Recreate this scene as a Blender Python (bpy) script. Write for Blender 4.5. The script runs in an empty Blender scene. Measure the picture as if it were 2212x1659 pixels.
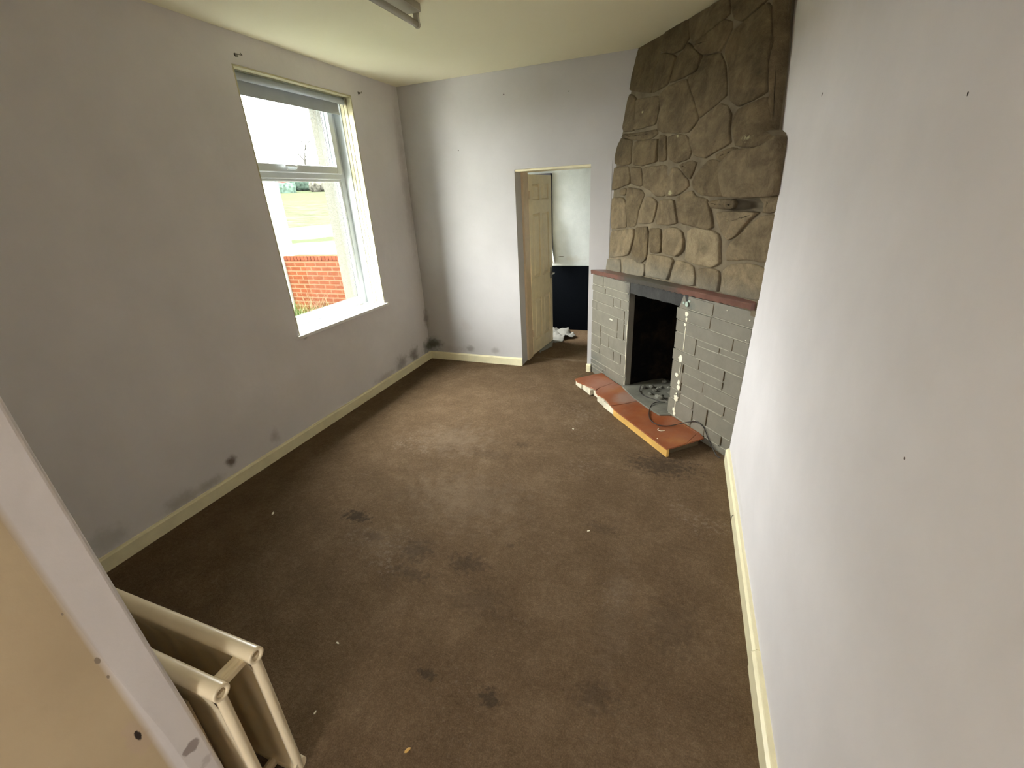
import bpy, bmesh, math, random
from mathutils import Vector, Matrix, noise

# ---------------------------------------------------------------- camera, sky, light, exposure
C = bpy.context.scene.collection
sc = bpy.context.scene
CAMP = Vector((2.7550, -0.5143, 1.7459))
cr = Vector((0.9357160583, 0.3493112722, -0.0491639429))
cu = Vector((-0.0951477374, 0.3841318518, 0.9183624712))
cf = Vector((-0.3396797996, 0.8546486737, -0.3926745195))
camd = bpy.data.cameras.new('camera')
camd.sensor_width = 36.0
camd.lens = 945.797 / 2212 * 36.0
camd.clip_start = 0.02
camd.clip_end = 500
cam = bpy.data.objects.new('camera', camd)
C.objects.link(cam)
cam.matrix_world = Matrix(((cr.x, cu.x, -cf.x, CAMP.x), (cr.y, cu.y, -cf.y, CAMP.y), (cr.z, cu.z, -cf.z, CAMP.z), (0, 0, 0, 1)))
sc.camera = cam

SKY = 19.0
wd = bpy.data.worlds.new('overcast_sky')
sc.world = wd
wd.use_nodes = True
bg = wd.node_tree.nodes['Background']
# overcast sky: brighter towards the zenith, (1 + 2 sin elevation) / 3
_t = wd.node_tree
_tc = _t.nodes.new('ShaderNodeTexCoord'); _sp = _t.nodes.new('ShaderNodeSeparateXYZ'); _mr = _t.nodes.new('ShaderNodeMapRange')
_t.links.new(_tc.outputs['Generated'], _sp.inputs[0]); _t.links.new(_sp.outputs['Z'], _mr.inputs['Value'])
_mr.inputs['From Min'].default_value = 0; _mr.inputs['From Max'].default_value = 1
_mr.inputs['To Min'].default_value = SKY * .80; _mr.inputs['To Max'].default_value = SKY * 2.2
bg.inputs[0].default_value = (1.0, 0.99, 0.975, 1)
_t.links.new(_mr.outputs[0], bg.inputs[1])

sc.view_settings.view_transform = 'Standard'
sc.view_settings.look = 'None'
sc.view_settings.exposure = 1.0
sc.view_settings.gamma = 1.0
sc.view_settings.use_curve_mapping = False
sc.cycles.max_bounces = 14
sc.cycles.diffuse_bounces = 8
sc.cycles.transparent_max_bounces = 12
sc.cycles.use_denoising = True
sc.cycles.sample_clamp_indirect = 8.0
sc.cycles.caustics_reflective = False

def portal(name, loc, direction, sx, sy):
    l = bpy.data.lights.new(name, 'AREA')
    l.shape = 'RECTANGLE'; l.size = sx; l.size_y = sy
    l.cycles.is_portal = True
    o = bpy.data.objects.new(name, l)
    o.location = loc
    o.rotation_euler = Vector(direction).to_track_quat('-Z', 'Z' if abs(direction[2]) < .9 else 'Y').to_euler()
    C.objects.link(o)
portal('window_portal', (-0.235, 2.54, 1.715), (1, 0, 0), 1.25, 1.85)
portal('hall_fill_portal', (2.4, -3.52, 1.5), (0, 1, 0), 1.1, 1.5)
portal('next_room_portal', (0.14, 4.72, 1.55), (1, 0, 0), .9, 1.2)

# ---------------------------------------------------------------- material helpers
def lin(*c):
    return tuple(((x / 255) / 12.92 if x <= 10 else (((x / 255) + .055) / 1.055) ** 2.4) for x in c)

class M:
    """small wrapper around a node tree"""
    def __init__(s, name, rough=.8, spec=.3):
        s.m = bpy.data.materials.new(name); s.m.use_nodes = True
        s.t = s.m.node_tree; s.b = s.t.nodes['Principled BSDF']
        s.b.inputs['Roughness'].default_value = rough
        s.b.inputs['Specular IOR Level'].default_value = spec
        s.co = None
    def n(s, kind, **k):
        x = s.t.nodes.new(kind)
        for a, v in k.items(): setattr(x, a, v)
        return x
    def l(s, a, b): s.t.links.new(a, b)
    def coord(s):
        if s.co is None: s.co = s.n('ShaderNodeTexCoord').outputs['Object']
        return s.co
    def noise(s, scale, detail=4, rough=.6, scl=None, dist=0):
        x = s.n('ShaderNodeTexNoise')
        x.inputs['Scale'].default_value = scale; x.inputs['Detail'].default_value = detail
        x.inputs['Roughness'].default_value = rough; x.inputs['Distortion'].default_value = dist
        src = s.coord()
        if scl:
            mp = s.n('ShaderNodeMapping'); mp.inputs['Scale'].default_value = scl
            s.l(src, mp.inputs['Vector']); src = mp.outputs[0]
        s.l(src, x.inputs['Vector'])
        return x.outputs['Fac']
    def ramp(s, fac, stops):
        r = s.n('ShaderNodeValToRGB'); e = r.color_ramp.elements
        while len(e) > 1: e.remove(e[-1])
        e[0].position = stops[0][0]; e[0].color = tuple(stops[0][1]) + (1,)
        for p, c in stops[1:]: e.new(p).color = tuple(c) + (1,)
        s.l(fac, r.inputs[0]); return r.outputs[0]
    def mix(s, fac, a, b, mode='MIX'):
        x = s.n('ShaderNodeMix'); x.data_type = 'RGBA'; x.blend_type = mode
        for i, v in ((0, fac), (6, a), (7, b)):
            if hasattr(v, 'links') or isinstance(v, bpy.types.NodeSocket): s.l(v, x.inputs[i])
            elif i == 0: x.inputs[0].default_value = v
            else: x.inputs[i].default_value = tuple(v) + (1,)
        return x.outputs[2]
    def math(s, op, a, b=None, c=None, clamp=False):
        x = s.n('ShaderNodeMath', operation=op); x.use_clamp = clamp
        for i, v in enumerate((a, b, c)):
            if v is None: continue
            if isinstance(v, bpy.types.NodeSocket): s.l(v, x.inputs[i])
            else: x.inputs[i].default_value = v
        return x.outputs[0]
    def col(s, c):
        if isinstance(c, bpy.types.NodeSocket): s.l(c, s.b.inputs['Base Color'])
        else: s.b.inputs['Base Color'].default_value = tuple(c) + (1,)
    def bump(s, h, strength=.3, dist=.01):
        x = s.n('ShaderNodeBump'); x.inputs['Strength'].default_value = strength; x.inputs['Distance'].default_value = dist
        s.l(h, x.inputs['Height'])
        prev = s.b.inputs['Normal'].links
        if prev: s.l(prev[0].from_socket, x.inputs['Normal'])
        s.l(x.outputs[0], s.b.inputs['Normal'])
    def blob(s, c, r, soft=.6, wob=.35, nscale=9):
        """0..1 mask, 1 inside an ellipsoid round c with radii r, edge broken by noise"""
        mp = s.n('ShaderNodeMapping'); mp.vector_type = 'POINT'
        mp.inputs['Location'].default_value = tuple(-a / b for a, b in zip(c, r))
        mp.inputs['Scale'].default_value = tuple(1 / b for b in r)
        s.l(s.coord(), mp.inputs['Vector'])
        ln = s.n('ShaderNodeVectorMath', operation='LENGTH'); s.l(mp.outputs[0], ln.inputs[0])
        d = ln.outputs['Value']
        if wob:
            nz = s.math('MULTIPLY', s.math('SUBTRACT', s.noise(nscale, 4), .5), wob * 3)
            d = s.math('ADD', d, nz)
        mr = s.n('ShaderNodeMapRange'); mr.interpolation_type = 'SMOOTHSTEP'
        mr.inputs['From Min'].default_value = 1.0; mr.inputs['From Max'].default_value = 1.0 - soft
        s.l(d, mr.inputs['Value']); return mr.outputs[0]
    def below(s, axis, v, soft=.003):
        sp = s.n('ShaderNodeSeparateXYZ'); s.l(s.coord(), sp.inputs[0])
        mr = s.n('ShaderNodeMapRange')
        mr.inputs['From Min'].default_value = v + soft; mr.inputs['From Max'].default_value = v - soft
        s.l(sp.outputs[axis], mr.inputs['Value']); return mr.outputs[0]

def plain(name, c, rough=.6, spec=.3, var=.06, bump=.15, nscale=30, metal=0):
    m = M(name, rough, spec)
    lo = tuple(x * (1 - var * 1.5) for x in c); hi = tuple(min(1, x * (1 + var)) for x in c)
    m.col(m.ramp(m.noise(nscale * .35, 5), [(.3, lo), (.7, hi)]))
    if bump: m.bump(m.noise(nscale * 3, 3), bump, .002)
    m.b.inputs['Metallic'].default_value = metal
    return m.m

LILAC = (0.735, 0.71, 0.715)
def wall_paint(name, stains=(), dots=(), base=LILAC, extra=None):
    m = M(name, .75, .25)
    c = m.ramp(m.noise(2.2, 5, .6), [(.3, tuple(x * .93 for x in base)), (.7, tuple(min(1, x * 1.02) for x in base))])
    for (p, r, s, colr) in stains:
        k = m.math('MULTIPLY', m.blob(p, r, .9, .45, 14), s)
        c = m.mix(k, c, colr)
    for (p, r) in dots:
        c = m.mix(m.blob(p, (r, r, r), .3, 0), c, (.06, .05, .045))
    if extra: c = extra(m, c)
    m.col(c)
    m.bump(m.noise(5, 3), .25, .02)
    m.bump(m.noise(90, 3), .12, .002)
    return m.m

MOULD = (.13, .13, .10); DAMP = (.36, .31, .29)
M_left = wall_paint('lilac_left_wall',
    stains=[((0, .42, .16), (.1, .16, .10), .38, (.3, .3, .25)), ((0, .80, .13), (.1, .13, .09), .35, (.34, .31, .26)),
            ((0, .86, .12), (.1, .25, .06), .3, (.3, .28, .22)),
            ((0, 1.164, .185), (.1, .055, .055), .95, (.16, .12, .10)), ((0, 1.00, .12), (.1, .12, .06), .4, (.3, .27, .22)),
            ((0, 1.535, .17), (.1, .06, .075), .55, DAMP), ((0, 3.21, .15), (.1, .16, .11), .75, (.25, .22, .21)),
            ((0, 3.47, .16), (.1, .12, .13), .85, (.2, .17, .16)), ((0, 3.78, .16), (.1, .16, .12), .95, MOULD),
            ((0, 3.8, .50), (.1, .07, .14), .7, (.22, .19, .19)), ((0, 2.9, .11), (.1, .22, .06), .5, DAMP), ((0, 3.75, 1.9), (.1, .10, 1.0), .3, (.3, .25, .25)),
            ((0, 2.03, .80), (.1, .03, .03), .7, (.2, .18, .17))],
    dots=[((0, 2.02, 2.65), .012), ((0, 2.07, 2.66), .006), ((0, 3.22, 2.63), .007)])
M_back = wall_paint('lilac_back_wall',
    stains=[((.05, 3.812, .17), (.17, .1, .13), 1.0, (.10, .10, .075)), ((.0, 3.812, .5), (.05, .1, .16), .6, (.22, .19, .19)),
            ((.53, 3.812, .15), (.09, .1, .06), .75, (.25, .23, .21)), ((.85, 3.812, .15), (.08, .1, .06), .65, (.3, .27, .25)),
            ((.5, 3.812, .42), (.10, .1, .10), .28, (.42, .36, .34)), ((.3, 3.812, .13), (.3, .1, .07), .4, DAMP), ((.0, 3.812, 1.9), (.06, .1, 1.2), .25, (.3, .25, .25))],
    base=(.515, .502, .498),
    dots=[((1.105, 3.812, 2.592), .007), ((.605, 3.812, 2.185), .006), ((1.7, 3.812, 2.55), .004)])
M_right = wall_paint('lilac_right_wall', stains=[((3.172, 1.9, .14), (.1, .5, .05), .25, (.5, .47, .42))],
    dots=[((3.172, 1.659, 2.034), .0075), ((3.172, .561, 1.866), .0042), ((3.172, .378, 1.266), .0035)])
def pier_extra(m, c):
    # cream passage-side paint, the square scar and hole of a removed fitting, chips and a dark scuff
    hall = m.below(1, -.243, .007)
    cream = m.ramp(m.noise(3, 4), [(.3, (.39, .30, .185)), (.7, (.44, .345, .215))])
    c = m.mix(hall, c, cream)
    c = m.mix(m.math('MULTIPLY', m.blob((1.64, -.264, .628), (.1, .024, .07), .45, .4, 40), .5), c, (.40, .30, .22))
    c = m.mix(m.blob((1.64, -.260, .631), (.1, .0065, .017), .3, .3, 90), c, (.03, .02, .015))
    for p, r in (((1.64, -.2465, .864), .010), ((1.64, -.247, .813), .006), ((1.64, -.251, 1.007), .004)):
        c = m.mix(m.blob(p, (.1, r * .5, r), .3, .3, 90), c, (.22, .17, .12))
    c = m.mix(m.math('MULTIPLY', m.blob((1.69, -.196, .478), (.1, .024, .020), .3, .35, 50), .8), c, (.22, .17, .15))
    c = m.mix(m.math('MULTIPLY', m.blob((1.69, -.185, .40), (.1, .02, .018), .6, .5, 60), .4), c, (.25, .2, .18))
    return c
M_pier = wall_paint('lilac_pier', extra=pier_extra, base=(.62, .575, .55))

M_ceil = M('cream_ceiling', .85, .2)
M_ceil.col(M_ceil.ramp(M_ceil.noise(.9, 4), [(.3, (.88, .84, .63)), (.7, (.91, .87, .67))]))
M_ceil.bump(M_ceil.noise(120, 3), .15, .002); M_ceil.bump(M_ceil.noise(3, 2), .2, .02)
M_ceil = M_ceil.m

def carpet():
    m = M('brown_carpet', .95, .08)
    big = m.noise(1.1, 5, .65); mid = m.noise(6, 6, .7, dist=.5); fine = m.noise(170, 4, .75)
    c = m.ramp(mid, [(.28, (.088, .054, .030)), (.5, (.150, .098, .056)), (.75, (.215, .148, .090))])
    c = m.mix(.45, c, m.ramp(big, [(.3, (.095, .060, .033)), (.7, (.23, .16, .096))]))
    c = m.mix(.6, c, m.ramp(fine, [(.34, (.035, .020, .008)), (.5, (.145, .094, .046)), (.68, (.32, .22, .125))]))
    c = m.mix(.30, c, m.ramp(m.noise(48, 6, .8, dist=.3), [(.38, (.05, .031, .017)), (.5, (.135, .09, .053)), (.62, (.27, .195, .125))]))
    c = m.mix(.32, c, m.ramp(m.noise(3.6, 8, .78, dist=.15), [(.36, (.07, .045, .027)), (.5, (.14, .094, .057)), (.66, (.26, .185, .12))]))
    sp = m.noise(38, 5, .7)
    c = m.mix(m.math('MULTIPLY', m.ramp(m.math('MULTIPLY', sp, m.noise(1.6, 3, .5)), [(.33, (0, 0, 0)), (.44, (1, 1, 1))]), .5), c, (.27, .21, .16))
    for p, r, s in [((1.03, 1.13, 0), (.12, .06, .1), .7), ((1.25, 1.02, 0), (.08, .05, .1), .35), ((1.55, 1.0, 0), (.10, .10, .1), .45), ((1.85, 1.0, 0), (.13, .08, .1), .45),
                    ((1.60, .85, 0), (.16, .05, .1), .4), ((2.229, .418, 0), (.06, .045, .1), .6), ((1.95, .42, 0), (.05, .03, .1), .55), ((2.6, .55, 0), (.10, .08, .1), .35),
                    ((1.74, 2.2, 0), (.07, .05, .1), .35), ((2.466, 1.469, 0), (.12, .05, .1), .3), ((2.75, 2.2, 0), (.28, .16, .1), .55), ((2.02, 1.178, 0), (.03, .03, .1), .4),
                    ((1.55, 2.0, 0), (.2, .08, .1), .25), ((.15, 3.3, 0), (.2, .5, .1), .3), ((2.85, .95, 0), (.12, .2, .1), .25), ((2.0, .8, 0), (.2, .1, .1), .25)]:
        c = m.mix(m.math('MULTIPLY', m.blob(p, r, .7, 1.0, 34), s), c, (.036, .027, .020))
    for p, r, s in [((1.18, 2.12, 0), (.42, .33, .1), .22), ((1.6, 1.5, 0), (.6, .4, .1), .16), ((1.35, .98, 0), (.4, .2, .1), .12), ((2.62, .95, 0), (.10, .5, .1), .12), ((1.6, 4.1, 0), (.35, .05, .1), .5)]:
        c = m.mix(m.math('MULTIPLY', m.blob(p, r, .95, .8, 14), s), c, (.30, .235, .175))
    m.col(c)
    m.bump(m.noise(260, 3, .8), .9, .006); m.bump(m.noise(60, 4, .7), .5, .012); m.bump(mid, .3, .02)
    return m.m
M_carpet = carpet()

M_cream = plain('cream_gloss_paint', (.84, .78, .53), .35, .5, .05, .12)
M_creamy = plain('cream_reveal_paint', (.52, .48, .31), .4, .4, .05, .15)
M_taupe = plain('aged_cream_joinery', (.58, .45, .29), .45, .4, .08, .12)
M_door = plain('aged_cream_door', (.72, .62, .40), .45, .4, .06, .1)
M_pvc = plain('white_plastic', (.62, .66, .68), .3, .5, .02, 0)
M_sill = plain('white_sill_paint', (.80, .80, .78), .35, .5, .03, .05)
M_blind = plain('pale_blue_grey_blind', (.46, .50, .54), .8, .2, .03, .05)
M_black = plain('black_rubber', (.012, .012, .012), .4, .4, .1, 0)
M_cable = plain('black_cable', (.03, .024, .02), .5, .4, .1, 0)
M_metal = plain('dull_metal', (.35, .33, .30), .35, .5, .05, 0, metal=1)
M_rad = M('cream_radiator_enamel', .28, .5)
c_ = M_rad.ramp(M_rad.noise(6, 5), [(.3, (.66, .56, .38)), (.7, (.73, .63, .44))])
c_ = M_rad.mix(M_rad.math('MULTIPLY', M_rad.blob((1.60, -.15, .5), (.14, .03, .16), .8, .5, 18), .45), c_, (.16, .12, .10))
M_rad.col(c_); M_rad = M_rad.m
M_fix = plain('beige_batten', (.44, .42, .33), .5, .3, .04, 0)
M_tube = plain('unlit_tube', (.50, .47, .38), .25, .5, .02, 0)

def glass():
    m = bpy.data.materials.new('window_glass'); m.use_nodes = True; t = m.node_tree
    t.nodes.remove(t.nodes['Principled BSDF'])
    tr = t.nodes.new('ShaderNodeBsdfTransparent'); tr.inputs[0].default_value = (.95, .97, .96, 1)
    gl = t.nodes.new('ShaderNodeBsdfGlossy'); gl.inputs['Roughness'].default_value = .02
    mx = t.nodes.new('ShaderNodeMixShader'); mx.inputs[0].default_value = .04
    t.links.new(tr.outputs[0], mx.inputs[1]); t.links.new(gl.outputs[0], mx.inputs[2])
    t.links.new(mx.outputs[0], t.nodes['Material Output'].inputs[0]); return m
M_glass = glass()

def stone_mat():
    m = M('brown_rough_stone', .8, .3)
    at = m.n('ShaderNodeAttribute', attribute_name='tone')
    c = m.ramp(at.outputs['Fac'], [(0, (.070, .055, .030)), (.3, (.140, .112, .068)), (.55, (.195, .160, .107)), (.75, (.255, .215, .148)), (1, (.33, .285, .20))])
    c = m.mix(.85, c, m.ramp(m.noise(6, 7, .75, dist=.4), [(.3, (.10, .09, .07)), (.7, (.78, .72, .62))]), 'SOFT_LIGHT')
    c = m.mix(.35, c, m.ramp(m.noise(24, 6, .75, dist=1), [(.35, (.34, .28, .24)), (.65, (.64, .62, .54))]), 'OVERLAY')
    # pale filler dabs
    for p, r in (((2.72, 3.12, 2.15), .022), ((2.62, 3.05, 2.07), .02), ((3.05, 2.5, 1.97), .04), ((2.35, 3.55, 2.3), .012), ((2.45, 3.35, 2.2), .010), ((2.62, 3.02, 1.72), .02)):
        c = m.mix(m.blob(p, (r * 1.5, r * 1.5, r), .5, .5, 60), c, (.42, .38, .22))
    # grey soot film just over the shelf
    c = m.mix(m.math('MULTIPLY', m.below(2, 1.19, .06), .5), c, (.18, .18, .15))
    m.col(c); m.bump(m.noise(11, 7, .75), .9, .02); m.bump(m.noise(70, 5, .75), .7, .005)
    return m.m
M_stone = stone_mat()
M_mortar = plain('brown_mortar', (.185, .15, .098), .9, .2, .2, .6, 25)

def brick_grey():
    m = M('grey_painted_brick', .6, .35)
    c = m.ramp(m.noise(9, 6, .65), [(.3, (.165, .152, .118)), (.7, (.205, .190, .148))])
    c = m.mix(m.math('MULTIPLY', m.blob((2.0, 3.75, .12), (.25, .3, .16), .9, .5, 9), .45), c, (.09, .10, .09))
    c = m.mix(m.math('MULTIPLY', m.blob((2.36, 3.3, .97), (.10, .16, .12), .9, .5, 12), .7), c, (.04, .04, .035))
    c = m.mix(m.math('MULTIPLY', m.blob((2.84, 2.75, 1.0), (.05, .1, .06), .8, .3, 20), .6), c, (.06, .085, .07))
    c = m.mix(m.math('MULTIPLY', m.blob((2.9, 2.7, .2), (.12, .15, .13), .9, .5, 14), .35), c, (.22, .20, .165))
    m.col(c); m.bump(m.noise(35, 5, .7), .45, .006); m.bump(m.noise(6, 3), .3, .02)
    return m.m
M_brick = brick_grey()
M_joint = plain('lit_lip_joint', (.38, .355, .285), .7, .3, .08, .3, 20)
M_chip = plain('bare_white_plaster', (.80, .76, .60), .8, .2, .05, .3, 60)
M_chipg = plain('pale_green_plaster', (.42, .52, .44), .8, .2, .05, .3, 60)
def mantel_mat():
    m = M('red_brown_tile_shelf', .35, .5)
    c = m.ramp(m.noise(12, 5), [(.3, (.115, .055, .042)), (.7, (.175, .085, .063))])
    c = m.mix(m.math('MULTIPLY', m.blob((2.52, 3.1, 1.06), (.42, .50, .3), .55, .35, 8), .93), c, (.05, .05, .04))
    m.col(c); m.bump(m.noise(30, 4), .3, .004); return m.m
M_mantel = mantel_mat()
M_lintel = M('soot_stained_lintel', .7, .3)
c_ = M_lintel.ramp(M_lintel.noise(14, 6, .7), [(.3, (.022, .022, .020)), (.62, (.038, .037, .034)), (.8, (.09, .088, .08))])
M_lintel.col(c_); M_lintel.bump(M_lintel.noise(40, 5), .5, .006); M_lintel = M_lintel.m
def soot():
    m = M('sooty_firebox', .95, .05)
    m.col(m.ramp(m.noise(5, 6, .7), [(.45, (.004, .004, .004)), (.65, (.018, .012, .007)), (.8, (.04, .026, .014))]))
    m.bump(m.noise(18, 5), .8, .02); return m.m
M_soot = soot()
M_ash = plain('ashy_cement', (.17, .165, .135), .95, .1, .25, .8, 14)
def tile_mat():
    m = M('red_quarry_tile', .42, .4)
    c = m.ramp(m.noise(5, 5, .6), [(.3, (.20, .055, .020)), (.55, (.25, .072, .024)), (.75, (.31, .11, .026))])
    d = m.ramp(m.noise(9, 6, .7, dist=.6), [(.42, (0, 0, 0)), (.72, (1, 1, 1))])
    c = m.mix(m.math('MULTIPLY', d, .25), c, (.30, .19, .13))
    c = m.mix(m.math('MULTIPLY', m.blob((2.15, 3.35, .07), (.25, .25, .1), .9, .4, 8), .4), c, (.36, .22, .18))
    c = m.mix(m.math('MULTIPLY', m.blob((2.40, 3.10, .07), (.14, .2, .1), .8, .4, 10), .5), c, (.30, .25, .21))
    m.col(c); m.bump(m.noise(30, 4), .25, .004); return m.m
M_tile = tile_mat()
M_edge = plain('yellow_timber_edge', (.60, .36, .10), .5, .4, .12, .2, 20)
M_rubble = plain('broken_pale_rubble', (.60, .55, .42), .9, .2, .2, .8, 18)
M_under = plain('gap_shade_dark', (.10, .075, .045), .9, .1, .2, .6, 20)  # dark colour stands for shade under the slab and in brick perpends
M_cloth = plain('crumpled_white_cloth', (.24, .24, .215), .9, .2, .05, .3, 10)
M_net = plain('white_net_curtain', (.85, .88, .85), .9, .2, .03, .1, 10)
M_shadecasing = plain('shaded_casing', (.085, .082, .095), .8, .2, .05, .1, 10)  # dark colour paints the shadow lying on the window casing

def dado_wall():
    m = M('next_room_wall', .9, .06)
    up = m.ramp(m.noise(8, 6, .7), [(.3, (.52, .565, .54)), (.7, (.60, .64, .61))])
    c = m.mix(m.math('MULTIPLY', m.blob((1.40, 5.3, .96), (.2, .1, .06), .8, .5, 12), .4), up, (.45, .44, .37))
    c = m.mix(m.blob((1.24, 5.3, .99), (.05, .1, .006), .3, .3, 25), c, (.16, .15, .12))
    c = m.mix(m.below(2, .871, .004), c, (.0015, .0025, .004))
    m.col(c); m.bump(m.noise(70, 5, .7), .5, .006); return m.m
M_dado = dado_wall()

# ---------------------------------------------------------------- mesh helpers
def box(bm, x0, x1, y0, y1, z0, z1):
    v = [bm.verts.new(p) for p in ((x0, y0, z0), (x1, y0, z0), (x1, y1, z0), (x0, y1, z0), (x0, y0, z1), (x1, y0, z1), (x1, y1, z1), (x0, y1, z1))]
    for f in ((0, 3, 2, 1), (4, 5, 6, 7), (0, 1, 5, 4), (1, 2, 6, 5), (2, 3, 7, 6), (3, 0, 4, 7)):
        bm.faces.new([v[i] for i in f])
    return v
def hexa(bm, pts):
    v = [bm.verts.new(p) for p in pts]
    for f in ((0, 3, 2, 1), (4, 5, 6, 7), (0, 1, 5, 4), (1, 2, 6, 5), (2, 3, 7, 6), (3, 0, 4, 7)):
        bm.faces.new([v[i] for i in f])
    return v
def prism(bm, poly, z0, z1):
    a = [bm.verts.new((x, y, z0)) for x, y in poly]; b = [bm.verts.new((x, y, z1)) for x, y in poly]
    bm.faces.new(a[::-1]); bm.faces.new(b); n = len(poly)
    for i in range(n): bm.faces.new((a[i], a[(i + 1) % n], b[(i + 1) % n], b[i]))
def tube(bm, pts, r, seg=10, caps=True):
    pts = [Vector(p) for p in pts]; rings = []
    up = Vector((0, 0, 1))
    for i, p in enumerate(pts):
        d = (pts[min(i + 1, len(pts) - 1)] - pts[max(i - 1, 0)]).normalized()
        a = d.cross(up)
        if a.length < 1e-3: a = d.cross(Vector((1, 0, 0)))
        a.normalize(); b = d.cross(a).normalized()
        rr = r[i] if isinstance(r, (list, tuple)) else r
        rings.append([bm.verts.new(p + (a * math.cos(t) + b * math.sin(t)) * rr) for t in [2 * math.pi * k / seg for k in range(seg)]])
    for q, s in zip(rings, rings[1:]):
        for k in range(seg):
            bm.faces.new((q[k], q[(k + 1) % seg], s[(k + 1) % seg], s[k]))
    if caps: bm.faces.new(rings[0][::-1]); bm.faces.new(rings[-1])
    return rings
def smooth_path(P, n=6):
    P = [Vector(p) for p in P]; out = []
    for i in range(len(P) - 1):
        p0, p1, p2, p3 = P[max(i - 1, 0)], P[i], P[i + 1], P[min(i + 2, len(P) - 1)]
        for k in range(n):
            t = k / n
            out.append(.5 * ((2 * p1) + (p2 - p0) * t + (2 * p0 - 5 * p1 + 4 * p2 - p3) * t * t + (3 * p1 - p0 - 3 * p2 + p3) * t ** 3))
    out.append(P[-1]); return out
def obj(name, bm, mat, parent=None, bev=0, smooth=False, seg=2, **props):
    bmesh.ops.recalc_face_normals(bm, faces=bm.faces)
    me = bpy.data.meshes.new(name); bm.to_mesh(me); bm.free()
    for mm in (mat if isinstance(mat, list) else [mat]): me.materials.append(mm)
    o = bpy.data.objects.new(name, me); C.objects.link(o)
    if parent: o.parent = parent
    if smooth:
        for p in me.polygons: p.use_smooth = True
    if bev:
        b = o.modifiers.new('bevel', 'BEVEL'); b.width = bev; b.segments = seg; b.limit_method = 'ANGLE'; b.angle_limit = .7
    for k, v in props.items(): o[k] = v
    return o
def struct(name, bm, mat, parent=None, **k):
    o = obj(name, bm, mat, parent, **k)
    if parent is None: o['kind'] = 'structure'
    return o
def empty(name, loc=(0, 0, 0), **props):
    o = bpy.data.objects.new(name, None); o.empty_display_size = .05; C.objects.link(o)
    for k, v in props.items(): o[k] = v
    return o
def B(): return bmesh.new()
WHITE = [(0.7099, 0.929, 0.0096, 0.02), (0.712, 0.889, 0.006, 0.017), (0.7077, 0.849, 0.0073, 0.013), (0.7029, 0.582, 0.0127, 0.032), (0.6924, 0.436, 0.0105, 0.019), (0.7075, 0.383, 0.0078, 0.019), (0.7081, 0.34, 0.0104, 0.023), (0.7013, 0.281, 0.0053, 0.008), (0.7015, 0.24, 0.0133, 0.031), (0.6951, 0.134, 0.0082, 0.02), (0.7005, 0.1, 0.0082, 0.02),
 (0.7129, 0.721, 0.0017, 0.09), (.7125, .80, .0016, .05), (0.7072, 0.493, 0.0018, 0.05), (0.7006, 0.177, 0.0019, 0.034), (.8943, 1.035, .0028, .004), (.9863, 1.012, .0025, .005), (.985, .885, .0025, .003)]
GREEN = [(0.6878, 1.001, 0.0055, 0.010), (0.7043, 0.997, 0.009, 0.019), (0.7167, 1.022, 0.006, 0.010)]
LEFTW = [(.331, .60, .0022, .10), (.332, .79, .003, .012), (.3305, .41, .002, .12), (.329, .10, .0025, .03), (.1893, .649, .0166, .007), (.331, .25, .0015, .06)]
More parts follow.
